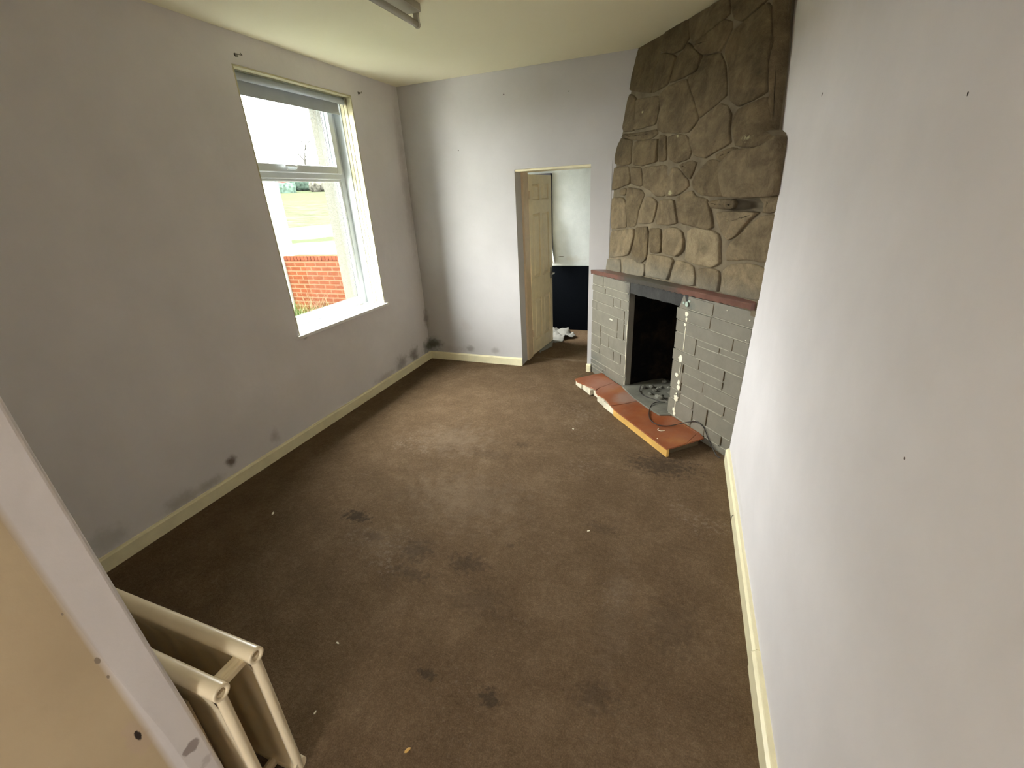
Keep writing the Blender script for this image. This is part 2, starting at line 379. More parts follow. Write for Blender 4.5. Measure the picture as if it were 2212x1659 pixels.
STONES=[
 [(-0.006,2.797),(0.115,2.798),(0.223,2.796),(0.229,2.694),(0.221,2.648),(0.196,2.567),(0.208,2.415),(0.098,2.462),(0.003,2.502),(0.0,2.638)],
 [(0.235,2.653),(0.329,2.604),(0.366,2.576),(0.337,2.423),(0.22,2.41),(0.206,2.558)],
 [(0.227,2.794),(0.346,2.79),(0.398,2.768),(0.442,2.65),(0.417,2.635),(0.407,2.606),(0.327,2.613),(0.232,2.666),(0.232,2.706)],
 [(0.376,2.574),(0.426,2.593),(0.441,2.625),(0.48,2.58),(0.546,2.509),(0.537,2.439),(0.473,2.428),(0.352,2.429)],
 [(0.404,2.767),(0.489,2.77),(0.604,2.767),(0.641,2.772),(0.661,2.725),(0.68,2.659),(0.645,2.652),(0.563,2.633),(0.514,2.615),(0.474,2.61),(0.442,2.66)],
 [(0.485,2.588),(0.519,2.605),(0.648,2.646),(0.695,2.613),(0.701,2.576),(0.68,2.533),(0.659,2.501),(0.657,2.483),(0.588,2.498),(0.553,2.513)],
 [(0.547,2.428),(0.559,2.498),(0.658,2.472),(0.695,2.392),(0.727,2.227),(0.7,2.21),(0.604,2.147),(0.57,2.232),(0.534,2.309),(0.485,2.413)],
 [(0.656,2.77),(0.752,2.783),(0.848,2.777),(0.852,2.63),(0.748,2.592),(0.711,2.616),(0.686,2.679)],
 [(0.713,2.57),(0.757,2.579),(0.859,2.62),(0.884,2.591),(0.888,2.527),(0.907,2.422),(0.899,2.369),(0.904,2.285),(0.909,2.181),(0.794,2.148),(0.749,2.196),(0.716,2.365),(0.673,2.487),(0.692,2.527)],
 [(0.862,2.772),(0.955,2.767),(0.961,2.567),(0.972,2.359),(0.976,2.172),(0.974,2.0),(0.962,2.014),(0.93,2.136),(0.914,2.282),(0.908,2.365),(0.917,2.418),(0.895,2.544)],
 [(0.794,2.135),(0.914,2.166),(0.932,2.093),(0.959,2.027),(0.972,1.981),(0.95,1.943),(0.903,1.927),(0.839,1.933),(0.804,1.949),(0.787,2.033),(0.781,2.106)],
 [(0.612,2.134),(0.703,2.195),(0.736,2.172),(0.763,2.118),(0.763,2.039),(0.782,1.966),(0.706,1.932),(0.668,1.906),(0.607,1.933),(0.59,1.971),(0.565,2.035),(0.581,2.09)],
 [(0.421,2.084),(0.479,2.082),(0.535,2.064),(0.57,2.021),(0.587,1.95),(0.581,1.916),(0.507,1.905),(0.459,1.929),(0.432,2.001)],
 [(0.026,2.183),(0.135,2.16),(0.318,2.149),(0.34,2.117),(0.293,2.097),(0.213,2.101),(0.109,2.133),(0.014,2.166)],
 [(0.143,2.106),(0.303,2.086),(0.349,2.082),(0.369,1.934),(0.255,1.921),(0.175,1.935)],
 [(0.354,2.105),(0.403,2.091),(0.434,1.93),(0.383,1.929)],
 [(0.011,2.16),(0.123,2.117),(0.157,1.945),(0.083,1.944),(0.002,1.966),(-0.008,2.088)],
 [(0.006,2.475),(0.079,2.422),(0.122,2.188),(0.014,2.206),(-0.011,2.242),(-0.016,2.376)],
 [(0.097,2.404),(0.275,2.373),(0.303,2.315),(0.304,2.191),(0.135,2.189)],
 [(0.294,2.366),(0.347,2.405),(0.477,2.405),(0.516,2.328),(0.595,2.144),(0.577,2.112),(0.548,2.079),(0.406,2.107),(0.334,2.142),(0.322,2.189),(0.332,2.262)],
 [(0.0,1.937),(0.138,1.927),(0.162,1.8),(0.054,1.771),(0.004,1.751),(0.001,1.852)],
 [(0.16,1.921),(0.246,1.903),(0.273,1.773),(0.226,1.779),(0.175,1.796)],
 [(0.269,1.904),(0.441,1.897),(0.467,1.862),(0.462,1.803),(0.446,1.695),(0.389,1.697),(0.343,1.743),(0.289,1.765)],
 [(0.471,1.879),(0.514,1.868),(0.585,1.788),(0.597,1.756),(0.563,1.721),(0.539,1.702),(0.468,1.695),(0.457,1.707),(0.466,1.797)],
 [(0.523,1.889),(0.593,1.904),(0.627,1.893),(0.613,1.845),(0.596,1.792),(0.561,1.834)],
 [(0.624,1.817),(0.681,1.891),(0.721,1.89),(0.75,1.868),(0.767,1.798),(0.794,1.694),(0.722,1.689),(0.673,1.698),(0.624,1.73),(0.606,1.775)],
 [(0.719,1.92),(0.789,1.941),(0.813,1.936),(0.785,1.887),(0.76,1.872),(0.73,1.889)],
 [(0.765,1.864),(0.792,1.884),(0.822,1.927),(0.904,1.914),(0.952,1.93),(0.98,1.963),(0.995,1.919),(1.0,1.848),(1.006,1.69),(0.907,1.68),(0.809,1.687),(0.787,1.752)],
 [(0.71,1.662),(0.78,1.67),(0.832,1.667),(0.84,1.647),(0.834,1.62),(0.732,1.62)],
 [(0.01,1.69),(0.108,1.689),(0.138,1.645),(0.157,1.457),(0.057,1.436),(0.008,1.431),(0.006,1.605)],
 [(0.074,1.756),(0.132,1.764),(0.133,1.717),(0.093,1.707)],
 [(0.148,1.77),(0.273,1.743),(0.303,1.709),(0.279,1.679),(0.255,1.593),(0.244,1.479),(0.196,1.457),(0.166,1.461),(0.146,1.663)],
 [(0.319,1.692),(0.355,1.691),(0.403,1.655),(0.395,1.597),(0.381,1.514),(0.361,1.506),(0.255,1.494),(0.257,1.576),(0.285,1.652)],
 [(0.419,1.671),(0.513,1.67),(0.53,1.586),(0.551,1.52),(0.483,1.502),(0.396,1.502),(0.4,1.581)],
 [(0.532,1.69),(0.567,1.712),(0.617,1.725),(0.636,1.688),(0.702,1.673),(0.717,1.625),(0.727,1.598),(0.753,1.511),(0.731,1.495),(0.641,1.512),(0.569,1.521),(0.535,1.631)],
 [(0.755,1.599),(0.87,1.601),(0.933,1.601),(0.899,1.551),(0.864,1.48),(0.832,1.442),(0.794,1.49),(0.769,1.555)],
 [(0.005,1.407),(0.23,1.449),(0.238,1.402),(0.211,1.259),(0.192,1.232),(0.15,1.216),(0.009,1.175),(0.006,1.305)],
 [(0.25,1.462),(0.341,1.477),(0.352,1.437),(0.356,1.286),(0.351,1.231),(0.309,1.185),(0.228,1.22),(0.23,1.282),(0.249,1.378)],
 [(0.357,1.468),(0.443,1.473),(0.467,1.307),(0.392,1.289),(0.369,1.341)],
 [(0.46,1.468),(0.53,1.49),(0.588,1.469),(0.603,1.409),(0.601,1.347),(0.569,1.297),(0.477,1.305),(0.463,1.406)],
 [(0.607,1.474),(0.635,1.497),(0.751,1.489),(0.787,1.473),(0.798,1.432),(0.796,1.396),(0.813,1.307),(0.769,1.271),(0.681,1.268),(0.614,1.284),(0.617,1.334),(0.622,1.412)],
 [(0.839,1.432),(0.87,1.468),(0.923,1.553),(0.962,1.588),(1.003,1.599),(1.004,1.513),(1.003,1.351),(0.92,1.352),(0.839,1.324),(0.825,1.373)],
 [(0.006,1.158),(0.126,1.179),(0.147,1.066),(0.001,1.053)],
 [(0.147,1.2),(0.234,1.206),(0.348,1.186),(0.353,1.095),(0.16,1.069)],
 [(0.369,1.274),(0.537,1.28),(0.554,1.267),(0.546,1.223),(0.526,1.119),(0.364,1.101),(0.358,1.196)],
 [(0.565,1.273),(0.613,1.268),(0.675,1.254),(0.685,1.21),(0.695,1.125),(0.546,1.111),(0.547,1.156)],
 [(0.707,1.247),(0.758,1.259),(0.814,1.259),(0.818,1.203),(0.82,1.13),(0.708,1.123),(0.709,1.186)],
 [(0.827,1.265),(0.859,1.307),(0.935,1.333),(1.002,1.321),(1.001,1.232),(1.002,1.14),(0.832,1.128)],
 [(0.933,1.681),(1.005,1.682),(1.004,1.608),(0.957,1.597),(0.963,1.647)],
]
# ---------------------------------------------------------------- room shell
D, W, H = 3.812, 3.172, 2.775
def frame_boxes(bm, x0, x1, ax, lo, hi, h0, h1, hz0, hz1, z0=0, z1=H):
    """wall slab with one rectangular hole; ax 0: slab runs along y, ax 1: along x"""
    def bb(a0, a1, c0, c1):
        if a1 - a0 < 1e-4 or c1 - c0 < 1e-4: return
        if ax == 0: box(bm, x0, x1, a0, a1, c0, c1)
        else: box(bm, a0, a1, x0, x1, c0, c1)
    bb(lo, h0, z0, z1); bb(h1, hi, z0, z1); bb(h0, h1, z0, hz0); bb(h0, h1, hz1, z1)

bm = B(); box(bm, .0, 3.6, -3.5, 5.6, -.12, 0); floor = struct('floor', bm, M_carpet)
bm = B(); box(bm, -.5, 3.6, -3.5, 5.6, H, H + .12); struct('ceiling', bm, M_ceil)
bm = B(); frame_boxes(bm, -.26, 0, 0, -3.5, 4.142, 1.975, 3.10, .806, 2.597); struct('wall_left', bm, M_left)
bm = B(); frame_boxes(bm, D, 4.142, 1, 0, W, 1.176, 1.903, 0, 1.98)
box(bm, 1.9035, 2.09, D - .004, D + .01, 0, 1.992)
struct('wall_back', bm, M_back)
bm = B(); box(bm, W, W + .25, -3.5, 5.6, 0, H)
pass
struct('wall_right', bm, M_right)
# near wall between this room and the hall: its plastered end is the pale post at the lower left
prof = [(0, 1.712, -.215), (.2, 1.70, -.217), (.35, 1.690, -.219), (.56, 1.676, -.223), (.82, 1.650, -.238), (1.0, 1.636, -.244), (1.14, 1.624, -.248), (1.35, 1.606, -.251), (1.7, 1.59, -.252), (2.2, 1.585, -.252), (H, 1.585, -.252)]
bm = B(); rings = []
for z, x, y in prof:
    rings.append([bm.verts.new(p) for p in ((0, -.16, z), (x, -.16, z), (x, y, z), (x - .07, -.9, z), (x - .07, -3.3, z), (0, -3.3, z))])
for a, b in zip(rings, rings[1:]):
    for i in range(6): bm.faces.new((a[i], a[(i + 1) % 6], b[(i + 1) % 6], b[i]))
bm.faces.new(rings[0][::-1]); bm.faces.new(rings[-1])
o = struct('wall_near', bm, M_pier, bev=.011, seg=4)
bm = B(); box(bm, 1.585, W, -.252, -.16, 2.12, H); struct('wall_near_header', bm, M_pier)
# hall behind the camera; its unseen window opening is added for fill light
bm = B(); frame_boxes(bm, -3.5, -3.25, 1, 0, W, 2.0, 2.8, 1.1, 1.95); struct('wall_hall', bm, M_right)
# next room beyond the doorway
bm = B(); box(bm, 0, 3.6, 5.3, 5.55, 0, H); struct('wall_far', bm, M_dado)
bm = B(); frame_boxes(bm, .15, .3, 0, 4.142, 5.3, 4.28, 5.16, .98, 2.12); struct('wall_next', bm, M_dado)

# skirting boards
def skirting(name, a, b, t, h, n, parent=None, z=0):
    """a,b: ends on the wall line; n: direction into the room"""
    bm = B(); a = Vector((a[0], a[1], 0)); b = Vector((b[0], b[1], 0)); n = Vector((n[0], n[1], 0))
    pf = [(0, 0), (t, 0), (t, h * .86), (t * .62, h * .93), (t * .55, h), (0, h)]
    r0 = [bm.verts.new(a + n * q + Vector((0, 0, zz + z))) for q, zz in pf]
    r1 = [bm.verts.new(b + n * q + Vector((0, 0, zz + z))) for q, zz in pf]
    k = len(pf)
    for i in range(k): bm.faces.new((r0[i], r0[(i + 1) % k], r1[(i + 1) % k], r1[i]))
    bm.faces.new(r0); bm.faces.new(r1[::-1])
    return struct(name, bm, M_cream, parent)
skirting('baseboard_left', (0, -.16), (0, D), .018, .0885, (1, 0))
skirting('baseboard_back', (.018, D), (1.178, D), .018, .0885, (0, -1))
skirting('baseboard_doorway', (1.898, D - .004), (1.944, D - .004), .022, .085, (0, -1))
skirting('baseboard_right', (W, 2.38), (W, .862), .024, .10, (-1, 0))
skirting('baseboard_hall', (W, .857), (W, -3.2), .028, .103, (-1, 0))

# doorway: linings, head and six-panel door swung into the next room
bm = B(); box(bm, 1.176, 1.905, D + .012, 4.142, 1.962, 1.982); struct('trim_1', bm, M_cream)
bm = B(); box(bm, 1.174, 1.198, 3.985, 4.142, 0, 1.962); struct('trim_2', bm, M_taupe, bev=.003)
bm = B(); box(bm, 1.893, 1.905, D + .10, 4.142, 0, 1.962); struct('trim_3', bm, M_creamy)
door = empty('door_1', kind='structure')
dm = Matrix.Translation((1.200, 4.150, .012)) @ Matrix.Rotation(-math.atan2(.066, .60), 4, 'Z')
DW, DH, DT = .612, 1.935, .036
def leaf_pt(bm, m=dm): bmesh.ops.transform(bm, matrix=m, verts=bm.verts)
# local frame: +y along the leaf, +x towards the opening
bm = B(); cols = [(.085, .275), (.337, .527)]; rows = [(.16, .64), (.88, 1.56), (1.69, 1.85)]
box(bm, -DT, -.017, 0, DW, 0, DH)
ys = [0, cols[0][0], cols[0][1], cols[1][0], cols[1][1], DW]
for a, b in ((0, cols[0][0]), (cols[0][1], cols[1][0]), (cols[1][1], DW)): box(bm, -.018, 0, a, b, 0, DH)
zz = [0] + [v for r in rows for v in r] + [DH]
for i in range(0, len(zz), 2):
    for c in cols: box(bm, -.0181, -.0002, c[0] - .001, c[1] + .001, zz[i], zz[i + 1])
leaf_pt(bm); leaf = obj('door_leaf', bm, M_door, door, bev=.002)
for c in cols:
    for r in rows:
        bm = B()
        v = hexa(bm, [(-.017, c[0] + .010, r[0] + .010), (-.017, c[1] - .010, r[0] + .010), (-.017, c[1] - .010, r[1] - .010), (-.017, c[0] + .010, r[1] - .010),
                      (-.001, c[0] + .036, r[0] + .036), (-.001, c[1] - .036, r[0] + .036), (-.001, c[1] - .036, r[1] - .036), (-.001, c[0] + .036, r[1] - .036)])
        leaf_pt(bm); obj('door_panel', bm, M_door, leaf, bev=.002)
bm = B(); tube(bm, [(.0, DW - .05, .86), (.045, DW - .05, .86)], .009); tube(bm, [(.045, DW - .045, .86), (.05, DW - .14, .858)], .008)
box(bm, -.001, .004, DW - .07, DW - .03, .80, .93); leaf_pt(bm); obj('door_handle', bm, M_metal, leaf)
for hz in (.22, 1.70):
    bm = B(); box(bm, -.004, .003, -.028, .026, hz, hz + .08); tube(bm, [(.004, -.002, hz), (.004, -.002, hz + .08)], .006)
    leaf_pt(bm); obj('hinge', bm, M_taupe, door)
bm = B(); box(bm, 1.062, 1.128, 5.235, 5.30, .93, 1.99); box(bm, .62, 1.128, 5.22, 5.30, 1.93, 1.99); struct('trim_4', bm, M_shadecasing, bev=.003)

# ---------------------------------------------------------------- window_1
win = empty('window_1', kind='structure')
WY0, WY1, WZ0, WZ1 = 1.975, 3.10, .831, 2.597
bm = B()
for (a, b) in ((0, .05), (.054, .086), (.09, .122)):   # grooved timber boards of the reveal
    box(bm, -b, -a, WY1 - .012, WY1, WZ0, WZ1); box(bm, -b, -a, WY0, WY0 + .012, WZ0, WZ1); box(bm, -b, -a, WY0, WY1, WZ1 - .012, WZ1)
obj('reveal_lining', bm, M_creamy, win, bev=.0025)
bm = B()
box(bm, -.21, -.122, WY1 - .02, WY1, WZ0, WZ1); box(bm, -.21, -.122, WY0, WY0 + .02, WZ0, WZ1); box(bm, -.21, -.122, WY0, WY1, WZ1 - .02, WZ1)
obj('inner_cheek', bm, M_pvc, win, bev=.004)
def rect_frame(bm, x0, x1, y0, y1, z0, z1, w):
    box(bm, x0, x1, y0, y0 + w, z0, z1); box(bm, x0, x1, y1 - w, y1, z0, z1)
    box(bm, x0, x1, y0 + w, y1 - w, z0, z0 + w); box(bm, x0, x1, y0 + w, y1 - w, z1 - w, z1)
bm = B(); rect_frame(bm, -.265, -.20, WY0 + .01, WY1 - .012, .838, WZ1, .062); obj('window_frame', bm, M_pvc, win, bev=.004)
bm = B(); box(bm, -.265, -.196, WY0 + .06, WY1 - .06, 1.962, 2.04); obj('transom', bm, M_pvc, win, bev=.006)
sash = (lambda bm: (rect_frame(bm, -.25, -.176, WY0 + .062, WY1 - .068, 2.005, WZ1 - .03, .058), obj('top_sash', bm, M_pvc, win, bev=.006))[1])(B())
bm = B(); rect_frame(bm, -.232, -.212, WY0 + .118, WY1 - .124, 2.055, WZ1 - .08, .012); obj('glazing_bead', bm, M_pvc, sash, bev=.003)
bm = B(); rect_frame(bm, -.235, -.206, WY0 + .070, WY1 - .072, .892, 1.966, .024); obj('glazing_bead', bm, M_pvc, win, bev=.006)
bm = B(); rect_frame(bm, -.244, -.236, WY0 + .088, WY1 - .090, .908, 1.952, .006); obj('gasket', bm, M_black, win)
bm = B(); rect_frame(bm, -.244, -.236, WY0 + .124, WY1 - .130, 2.061, WZ1 - .085, .006); obj('gasket', bm, M_black, sash)
bm = B(); box(bm, -.242, -.238, WY0 + .07, WY1 - .07, .89, 1.97); obj('window_pane', bm, M_glass, win)
bm = B(); box(bm, -.242, -.238, WY0 + .11, WY1 - .12, 2.05, WZ1 - .07); obj('window_pane', bm, M_glass, sash)
bm = B(); box(bm, -.176, -.160, 2.40, 2.49, 2.022, 2.048); tube(bm, smooth_path([(-.165, 2.475, 2.035), (-.145, 2.475, 2.040), (-.135, 2.45, 2.047), (-.135, 2.35, 2.049)], 4), .009, 8)
obj('window_handle', bm, M_pvc, sash, bev=.003)
bm = B(); box(bm, -.205, -.124, WY0 + .0, WY1, WZ0 - .03, WZ0 - .001); obj('plastic_sill', bm, M_pvc, win, bev=.003)
bm = B(); box(bm, -.121, .022, WY0 - .028, WY1 + .034, WZ0 - .026, WZ0); obj('window_sill', bm, M_sill, win, bev=.004)

bl = empty('roller_blind', label='pale blue-grey roller blind rolled up at the top of the window', category='blind')
bm = B(); tube(bm, [(-.075, 2.0, 2.557), (-.075, 3.066, 2.557)], .023, 16); obj('roller_tube', bm, M_blind, bl, smooth=True)
bm = B(); box(bm, -.098, -.0965, 2.015, 3.03, 2.466, 2.557); box(bm, -.101, -.093, 2.015, 3.03, 2.455, 2.47); obj('blind_fabric', bm, M_blind, bl)
for y in (1.992, 3.068):
    bm = B(); box(bm, -.10, -.05, y, y + .012, 2.53, 2.584); tube(bm, [(-.055, y - .006, 2.572), (-.055, y + .012, 2.572)], .011, 10); obj('bracket', bm, M_fix, bl, bev=.002)

for (y, z, lab) in ((2.03, 2.652, 'small hook in the wall above the upper left corner of the window'), (3.205, 2.632, 'small hook in the wall by the upper right corner of the window')):
    bm = B(); tube(bm, smooth_path([(-.002, y, z), (.018, y, z), (.026, y + .008, z - .004), (.024, y + .012, z + .008)], 3), .003, 6); box(bm, -.001, .002, y - .008, y + .008, z - .012, z + .008)
    obj('curtain_hook', bm, M_metal, label=lab, category='hook', group='hooks above the window')

# ---------------------------------------------------------------- fluorescent batten on the ceiling
fx = empty('ceiling_light', label='unlit beige fluorescent strip light on the ceiling', category='light')
bm = B(); box(bm, 1.165, 1.225, .95, 2.245, 2.735, H); obj('batten_body', bm, M_fix, fx, bev=.004)
bm = B(); box(bm, 1.150, 1.240, .98, 2.215, 2.727, 2.735); obj('reflector', bm, M_tube, fx, bev=.002)
for y in (.955, 2.228):
    bm = B(); box(bm, 1.180, 1.210, y, y + .018, 2.672, 2.737); tube(bm, [(1.195, y, 2.680), (1.195, y + .018, 2.680)], .019, 12); obj('lamp_holder', bm, M_fix, fx, bev=.002)
bm = B(); tube(bm, [(1.195, .973, 2.682), (1.195, 2.228, 2.682)], .017, 14); obj('tube', bm, M_tube, fx, smooth=True)

# ---------------------------------------------------------------- corner fireplace
def interp(t, pts):
    if t <= pts[0][0]: return pts[0][1]
    for (a, x), (b, y) in zip(pts, pts[1:]):
        if t <= b: return x + (y - x) * (t - a) / (b - a)
    return pts[-1][1]
LS = [(1.0, 2.074), (1.06, 2.076), (1.41, 2.094), (1.72, 2.100), (2.02, 2.118), (2.22, 2.163), (2.48, 2.21), (2.67, 2.243), (2.775, 2.275), (3.2, 2.35)]
RS = [(1.0, 2.27), (1.2, 2.25), (1.4, 2.235), (1.66, 2.215), (1.95, 2.222), (2.2, 2.34), (2.5, 2.46), (2.775, 2.55), (3.2, 2.7)]
def stoneS(u, z, off=0):
    a = Vector((interp(z, LS), D, z)); b = Vector((W, interp(z, RS), z)); p = a + (b - a) * u
    n = Vector((b.y - a.y, -(b.x - a.x), 0)).normalized()
    if u > .8: p.y += interp(z, [(1.965, 0), (1.985, .20), (2.17, .20), (2.4, .20), (2.63, .25), (2.775, .27)]) * ((u - .8) / .2) ** 2.5
    return p + n * off
def brickS(u, z, off=0):
    a = Vector((1.942, D, z)); b = Vector((W, 2.415 - .125 * z, z)); p = a + (b - a) * u
    n = Vector((b.y - a.y, -(b.x - a.x), 0)).normalized()
    return p + n * off
fire = empty('fireplace', label='grey painted brick corner fireplace with rough stone chimney breast above and red tiled hearth', category='fireplace')

# chimney breast: one mesh, mortar backing with every stone standing on it
rnd = random.Random(4)
bm = B(); tone = bm.faces.layers.float.new('tone')
NU, NZ = 46, 60; grid = []
for j in range(NZ + 1):
    z = 1.04 + (H + .01 - 1.04) * j / NZ; row = []
    for i in range(NU + 1):
        u = -.03 + 1.06 * i / NU
        off = -.009 + .007 * noise.noise(Vector((u * 12, z * 7, 3)))
        if .815 < u < .955 and 1.605 < z < 1.672: off -= .09
        row.append(bm.verts.new(stoneS(u, z, off)))
    grid.append(row)
for j in range(NZ):
    for i in range(NU):
        f = bm.faces.new((grid[j][i], grid[j][i + 1], grid[j + 1][i + 1], grid[j + 1][i])); f.material_index = 1; f.smooth = True
def offset_poly(P, d):
    """P in metres, counter-clockwise or not; moves every edge inwards by d"""
    n = len(P); area = sum(P[i].x * P[(i + 1) % n].y - P[(i + 1) % n].x * P[i].y for i in range(n)); sg = 1 if area > 0 else -1
    out = []
    for i in range(n):
        a, b, c = P[i - 1], P[i], P[(i + 1) % n]
        e1 = (b - a).normalized(); e2 = (c - b).normalized()
        n1 = Vector((-e1.y, e1.x)) * sg; n2 = Vector((-e2.y, e2.x)) * sg
        k = n1 + n2
        if k.length < .2: k = n1
        k.normalize(); s = d / max(.55, k.dot(n1))
        out.append(b + k * s)
    return out
LEN = 1.86
for si, poly in enumerate(STONES):
    P = [Vector((u * LEN, z)) for u, z in poly]
    Q = []
    for i in range(len(P)):                      # round off the traced outline and roughen it
        a, b = P[i], P[(i + 1) % len(P)]; k = max(1, int((b - a).length / .035))
        for t in range(k):
            q = a.lerp(b, t / k)
            nz = noise.noise_vector(Vector((q.x * 22, q.y * 22, si * 3.1)))
            Q.append(q + Vector((nz.x, nz.y)) * .006)
    for _ in range(1):
        Q = [(Q[i - 1] + Q[i] * 6 + Q[(i + 1) % len(Q)]) / 8 for i in range(len(Q))]
    cen = sum(Q, Vector((0, 0))) / len(Q)
    size = min(.5, max((q - cen).length for q in Q))
    h = .001 + .008 * rnd.random(); tx, ty = rnd.uniform(-.05, .05), rnd.uniform(-.05, .03)
    if si == 27: h = .045; tx = ty = 0
    zc = cen.y
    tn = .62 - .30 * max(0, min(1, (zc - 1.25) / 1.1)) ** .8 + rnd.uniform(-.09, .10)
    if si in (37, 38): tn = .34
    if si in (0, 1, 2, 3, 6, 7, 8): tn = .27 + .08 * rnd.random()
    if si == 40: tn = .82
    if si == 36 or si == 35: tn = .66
    levels = [(-.005, -.020), (-.004, h - .006), (-.001, h - .001), (.006, h + .001)]
    rings = []
    for d, o in levels:
        R_ = offset_poly(Q, min(d, size * .3)); ring = []
        for q in R_:
            oo = o
            if o > -.02: oo += (q.x - cen.x) * tx + (q.y - cen.y) * ty + .005 * noise.noise(Vector((q.x * 14, q.y * 14, si)))
            ring.append(bm.verts.new(stoneS(q.x / LEN, q.y, oo)))
        rings.append(ring)
    for lev in (.6, .3):
        ring = []
        for q0 in offset_poly(Q, min(.022, size * .3)):
            q = cen + (q0 - cen) * lev
            oo = h + .003 + (q.x - cen.x) * tx + (q.y - cen.y) * ty + .007 * noise.noise(Vector((q.x * 14, q.y * 14, si)))
            ring.append(bm.verts.new(stoneS(q.x / LEN, q.y, oo)))
        rings.append(ring)
    cv = bm.verts.new(stoneS(cen.x / LEN, cen.y, h + .004))
    n = len(rings[0]); fs = []
    for a, b in zip(rings, rings[1:]):
        for i in range(n): fs.append(bm.faces.new((a[i], a[(i + 1) % n], b[(i + 1) % n], b[i])))
    for i in range(n): fs.append(bm.faces.new((rings[-1][i], rings[-1][(i + 1) % n], cv)))
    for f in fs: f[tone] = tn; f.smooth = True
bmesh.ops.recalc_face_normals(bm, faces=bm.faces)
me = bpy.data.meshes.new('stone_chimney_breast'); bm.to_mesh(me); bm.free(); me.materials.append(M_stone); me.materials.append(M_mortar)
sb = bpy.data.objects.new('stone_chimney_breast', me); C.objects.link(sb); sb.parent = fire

# brick surround
LEFT = [(0, .107, .93, 1.02), (.107, .333, .938, 1.03), (0, .129, .865, .92), (.129, .333, .872, .935), (0, .206, .77, .858), (.206, .27, .787, .865), (.27, .333, .787, .868),
        (0, .05, .69, .765), (.05, .304, .692, .778), (.304, .333, .66, .783), (0, .25, .558, .69), (.25, .304, .503, .69), (.304, .333, .503, .655),
        (0, .097, .425, .553), (.097, .25, .49, .556), (0, .094, .31, .423), (.095, .178, .362, .487), (.178, .333, .370, .50),
        (0, .092, .25, .307), (.092, .223, .256, .353), (.223, .288, .256, .362), (.288, .333, .155, .366), (0, .288, .155, .245),
        (0, .153, .104, .15), (0, .13, .068, .10), (.153, .333, .01, .15), (0, .153, .01, .064)]
RIGHT = [(.718, .833, .967, 1.052), (.833, 1, .967, 1.068), (.66, .829, .873, .96), (.829, 1, .873, .963), (.66, .938, .778, .868), (.938, 1, .782, .868),
         (.66, .774, .645, .775), (.774, .886, .733, .777), (.886, 1, .737, .781), (.774, 1, .638, .73), (.66, .802, .552, .640), (.802, .923, .553, .634), (.923, 1, .482, .636),
         (.66, .721, .312, .546), (.721, .923, .485, .548), (.721, .837, .390, .480), (.837, 1, .388, .477), (.721, .949, .298, .382), (.949, 1, .284, .382),
         (.66, .721, .225, .308), (.721, .80, .225, .294), (.80, .874, .145, .289), (.874, 1, .148, .283), (.66, .80, .08, .218), (.874, .957, .06, .142), (.957, 1, .06, .143), (.80, .874, .01, .14), (.66, .80, .01, .076), (.874, 1, .01, .056)]
def pier(name, u0, u1, bricks, depth, zt):
    bm = B()
    hexa(bm, [brickS(u0, 0, -.0045), brickS(u1, 0, -.0045), brickS(u1, 0, -depth), brickS(u0, 0, -depth), brickS(u0, zt[0], -.0045), brickS(u1, zt[1], -.0045), brickS(u1, zt[1], -depth), brickS(u0, zt[0], -depth)])
    for (a, b, c, d) in bricks:
        gu, gz = .0012, .0028
        edge = a == .66
        j = rnd.uniform(-.001, .004); a2 = a + gu - (rnd.uniform(0, .006) if edge else 0); b2 = b - gu * (b < 1) + (.003 if abs(b - .333) < 1e-3 else 0)
        o1, o2 = j + rnd.uniform(-.002, .002), j + rnd.uniform(-.002, .002)
        dz = (b - a) * 0.0
        hexa(bm, [brickS(a2, c + gz, o1), brickS(b2, c + gz, o2), brickS(b2, c + gz, -.03), brickS(a2, c + gz, -.03),
                  brickS(a2, d - gz, o1), brickS(b2, d - gz, o2), brickS(b2, d - gz, -.03), brickS(a2, d - gz, -.03)])
    done = set()
    for (a, b, c, d) in bricks:                  # pale strips along the bed joints; light on the brick lips is painted in
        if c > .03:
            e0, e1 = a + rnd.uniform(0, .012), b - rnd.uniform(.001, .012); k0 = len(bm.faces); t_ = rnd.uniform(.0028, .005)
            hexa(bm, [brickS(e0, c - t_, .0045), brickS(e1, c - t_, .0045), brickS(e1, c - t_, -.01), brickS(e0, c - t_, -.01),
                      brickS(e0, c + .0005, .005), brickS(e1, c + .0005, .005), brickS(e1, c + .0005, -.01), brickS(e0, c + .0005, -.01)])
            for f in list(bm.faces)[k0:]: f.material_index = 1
    for (a, b, c, d) in bricks:                  # dark strips paint the shade of open perpends
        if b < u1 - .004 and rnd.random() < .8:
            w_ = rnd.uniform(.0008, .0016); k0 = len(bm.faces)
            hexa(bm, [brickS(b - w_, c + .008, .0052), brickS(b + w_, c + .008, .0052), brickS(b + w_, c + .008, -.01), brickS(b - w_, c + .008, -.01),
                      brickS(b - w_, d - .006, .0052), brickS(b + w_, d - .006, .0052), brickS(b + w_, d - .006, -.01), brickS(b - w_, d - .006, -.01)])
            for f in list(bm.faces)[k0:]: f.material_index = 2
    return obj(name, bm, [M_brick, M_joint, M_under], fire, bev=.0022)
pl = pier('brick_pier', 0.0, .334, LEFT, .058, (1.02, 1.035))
pr = pier('brick_pier', .662, 1.0, RIGHT, .10, (1.05, 1.07))
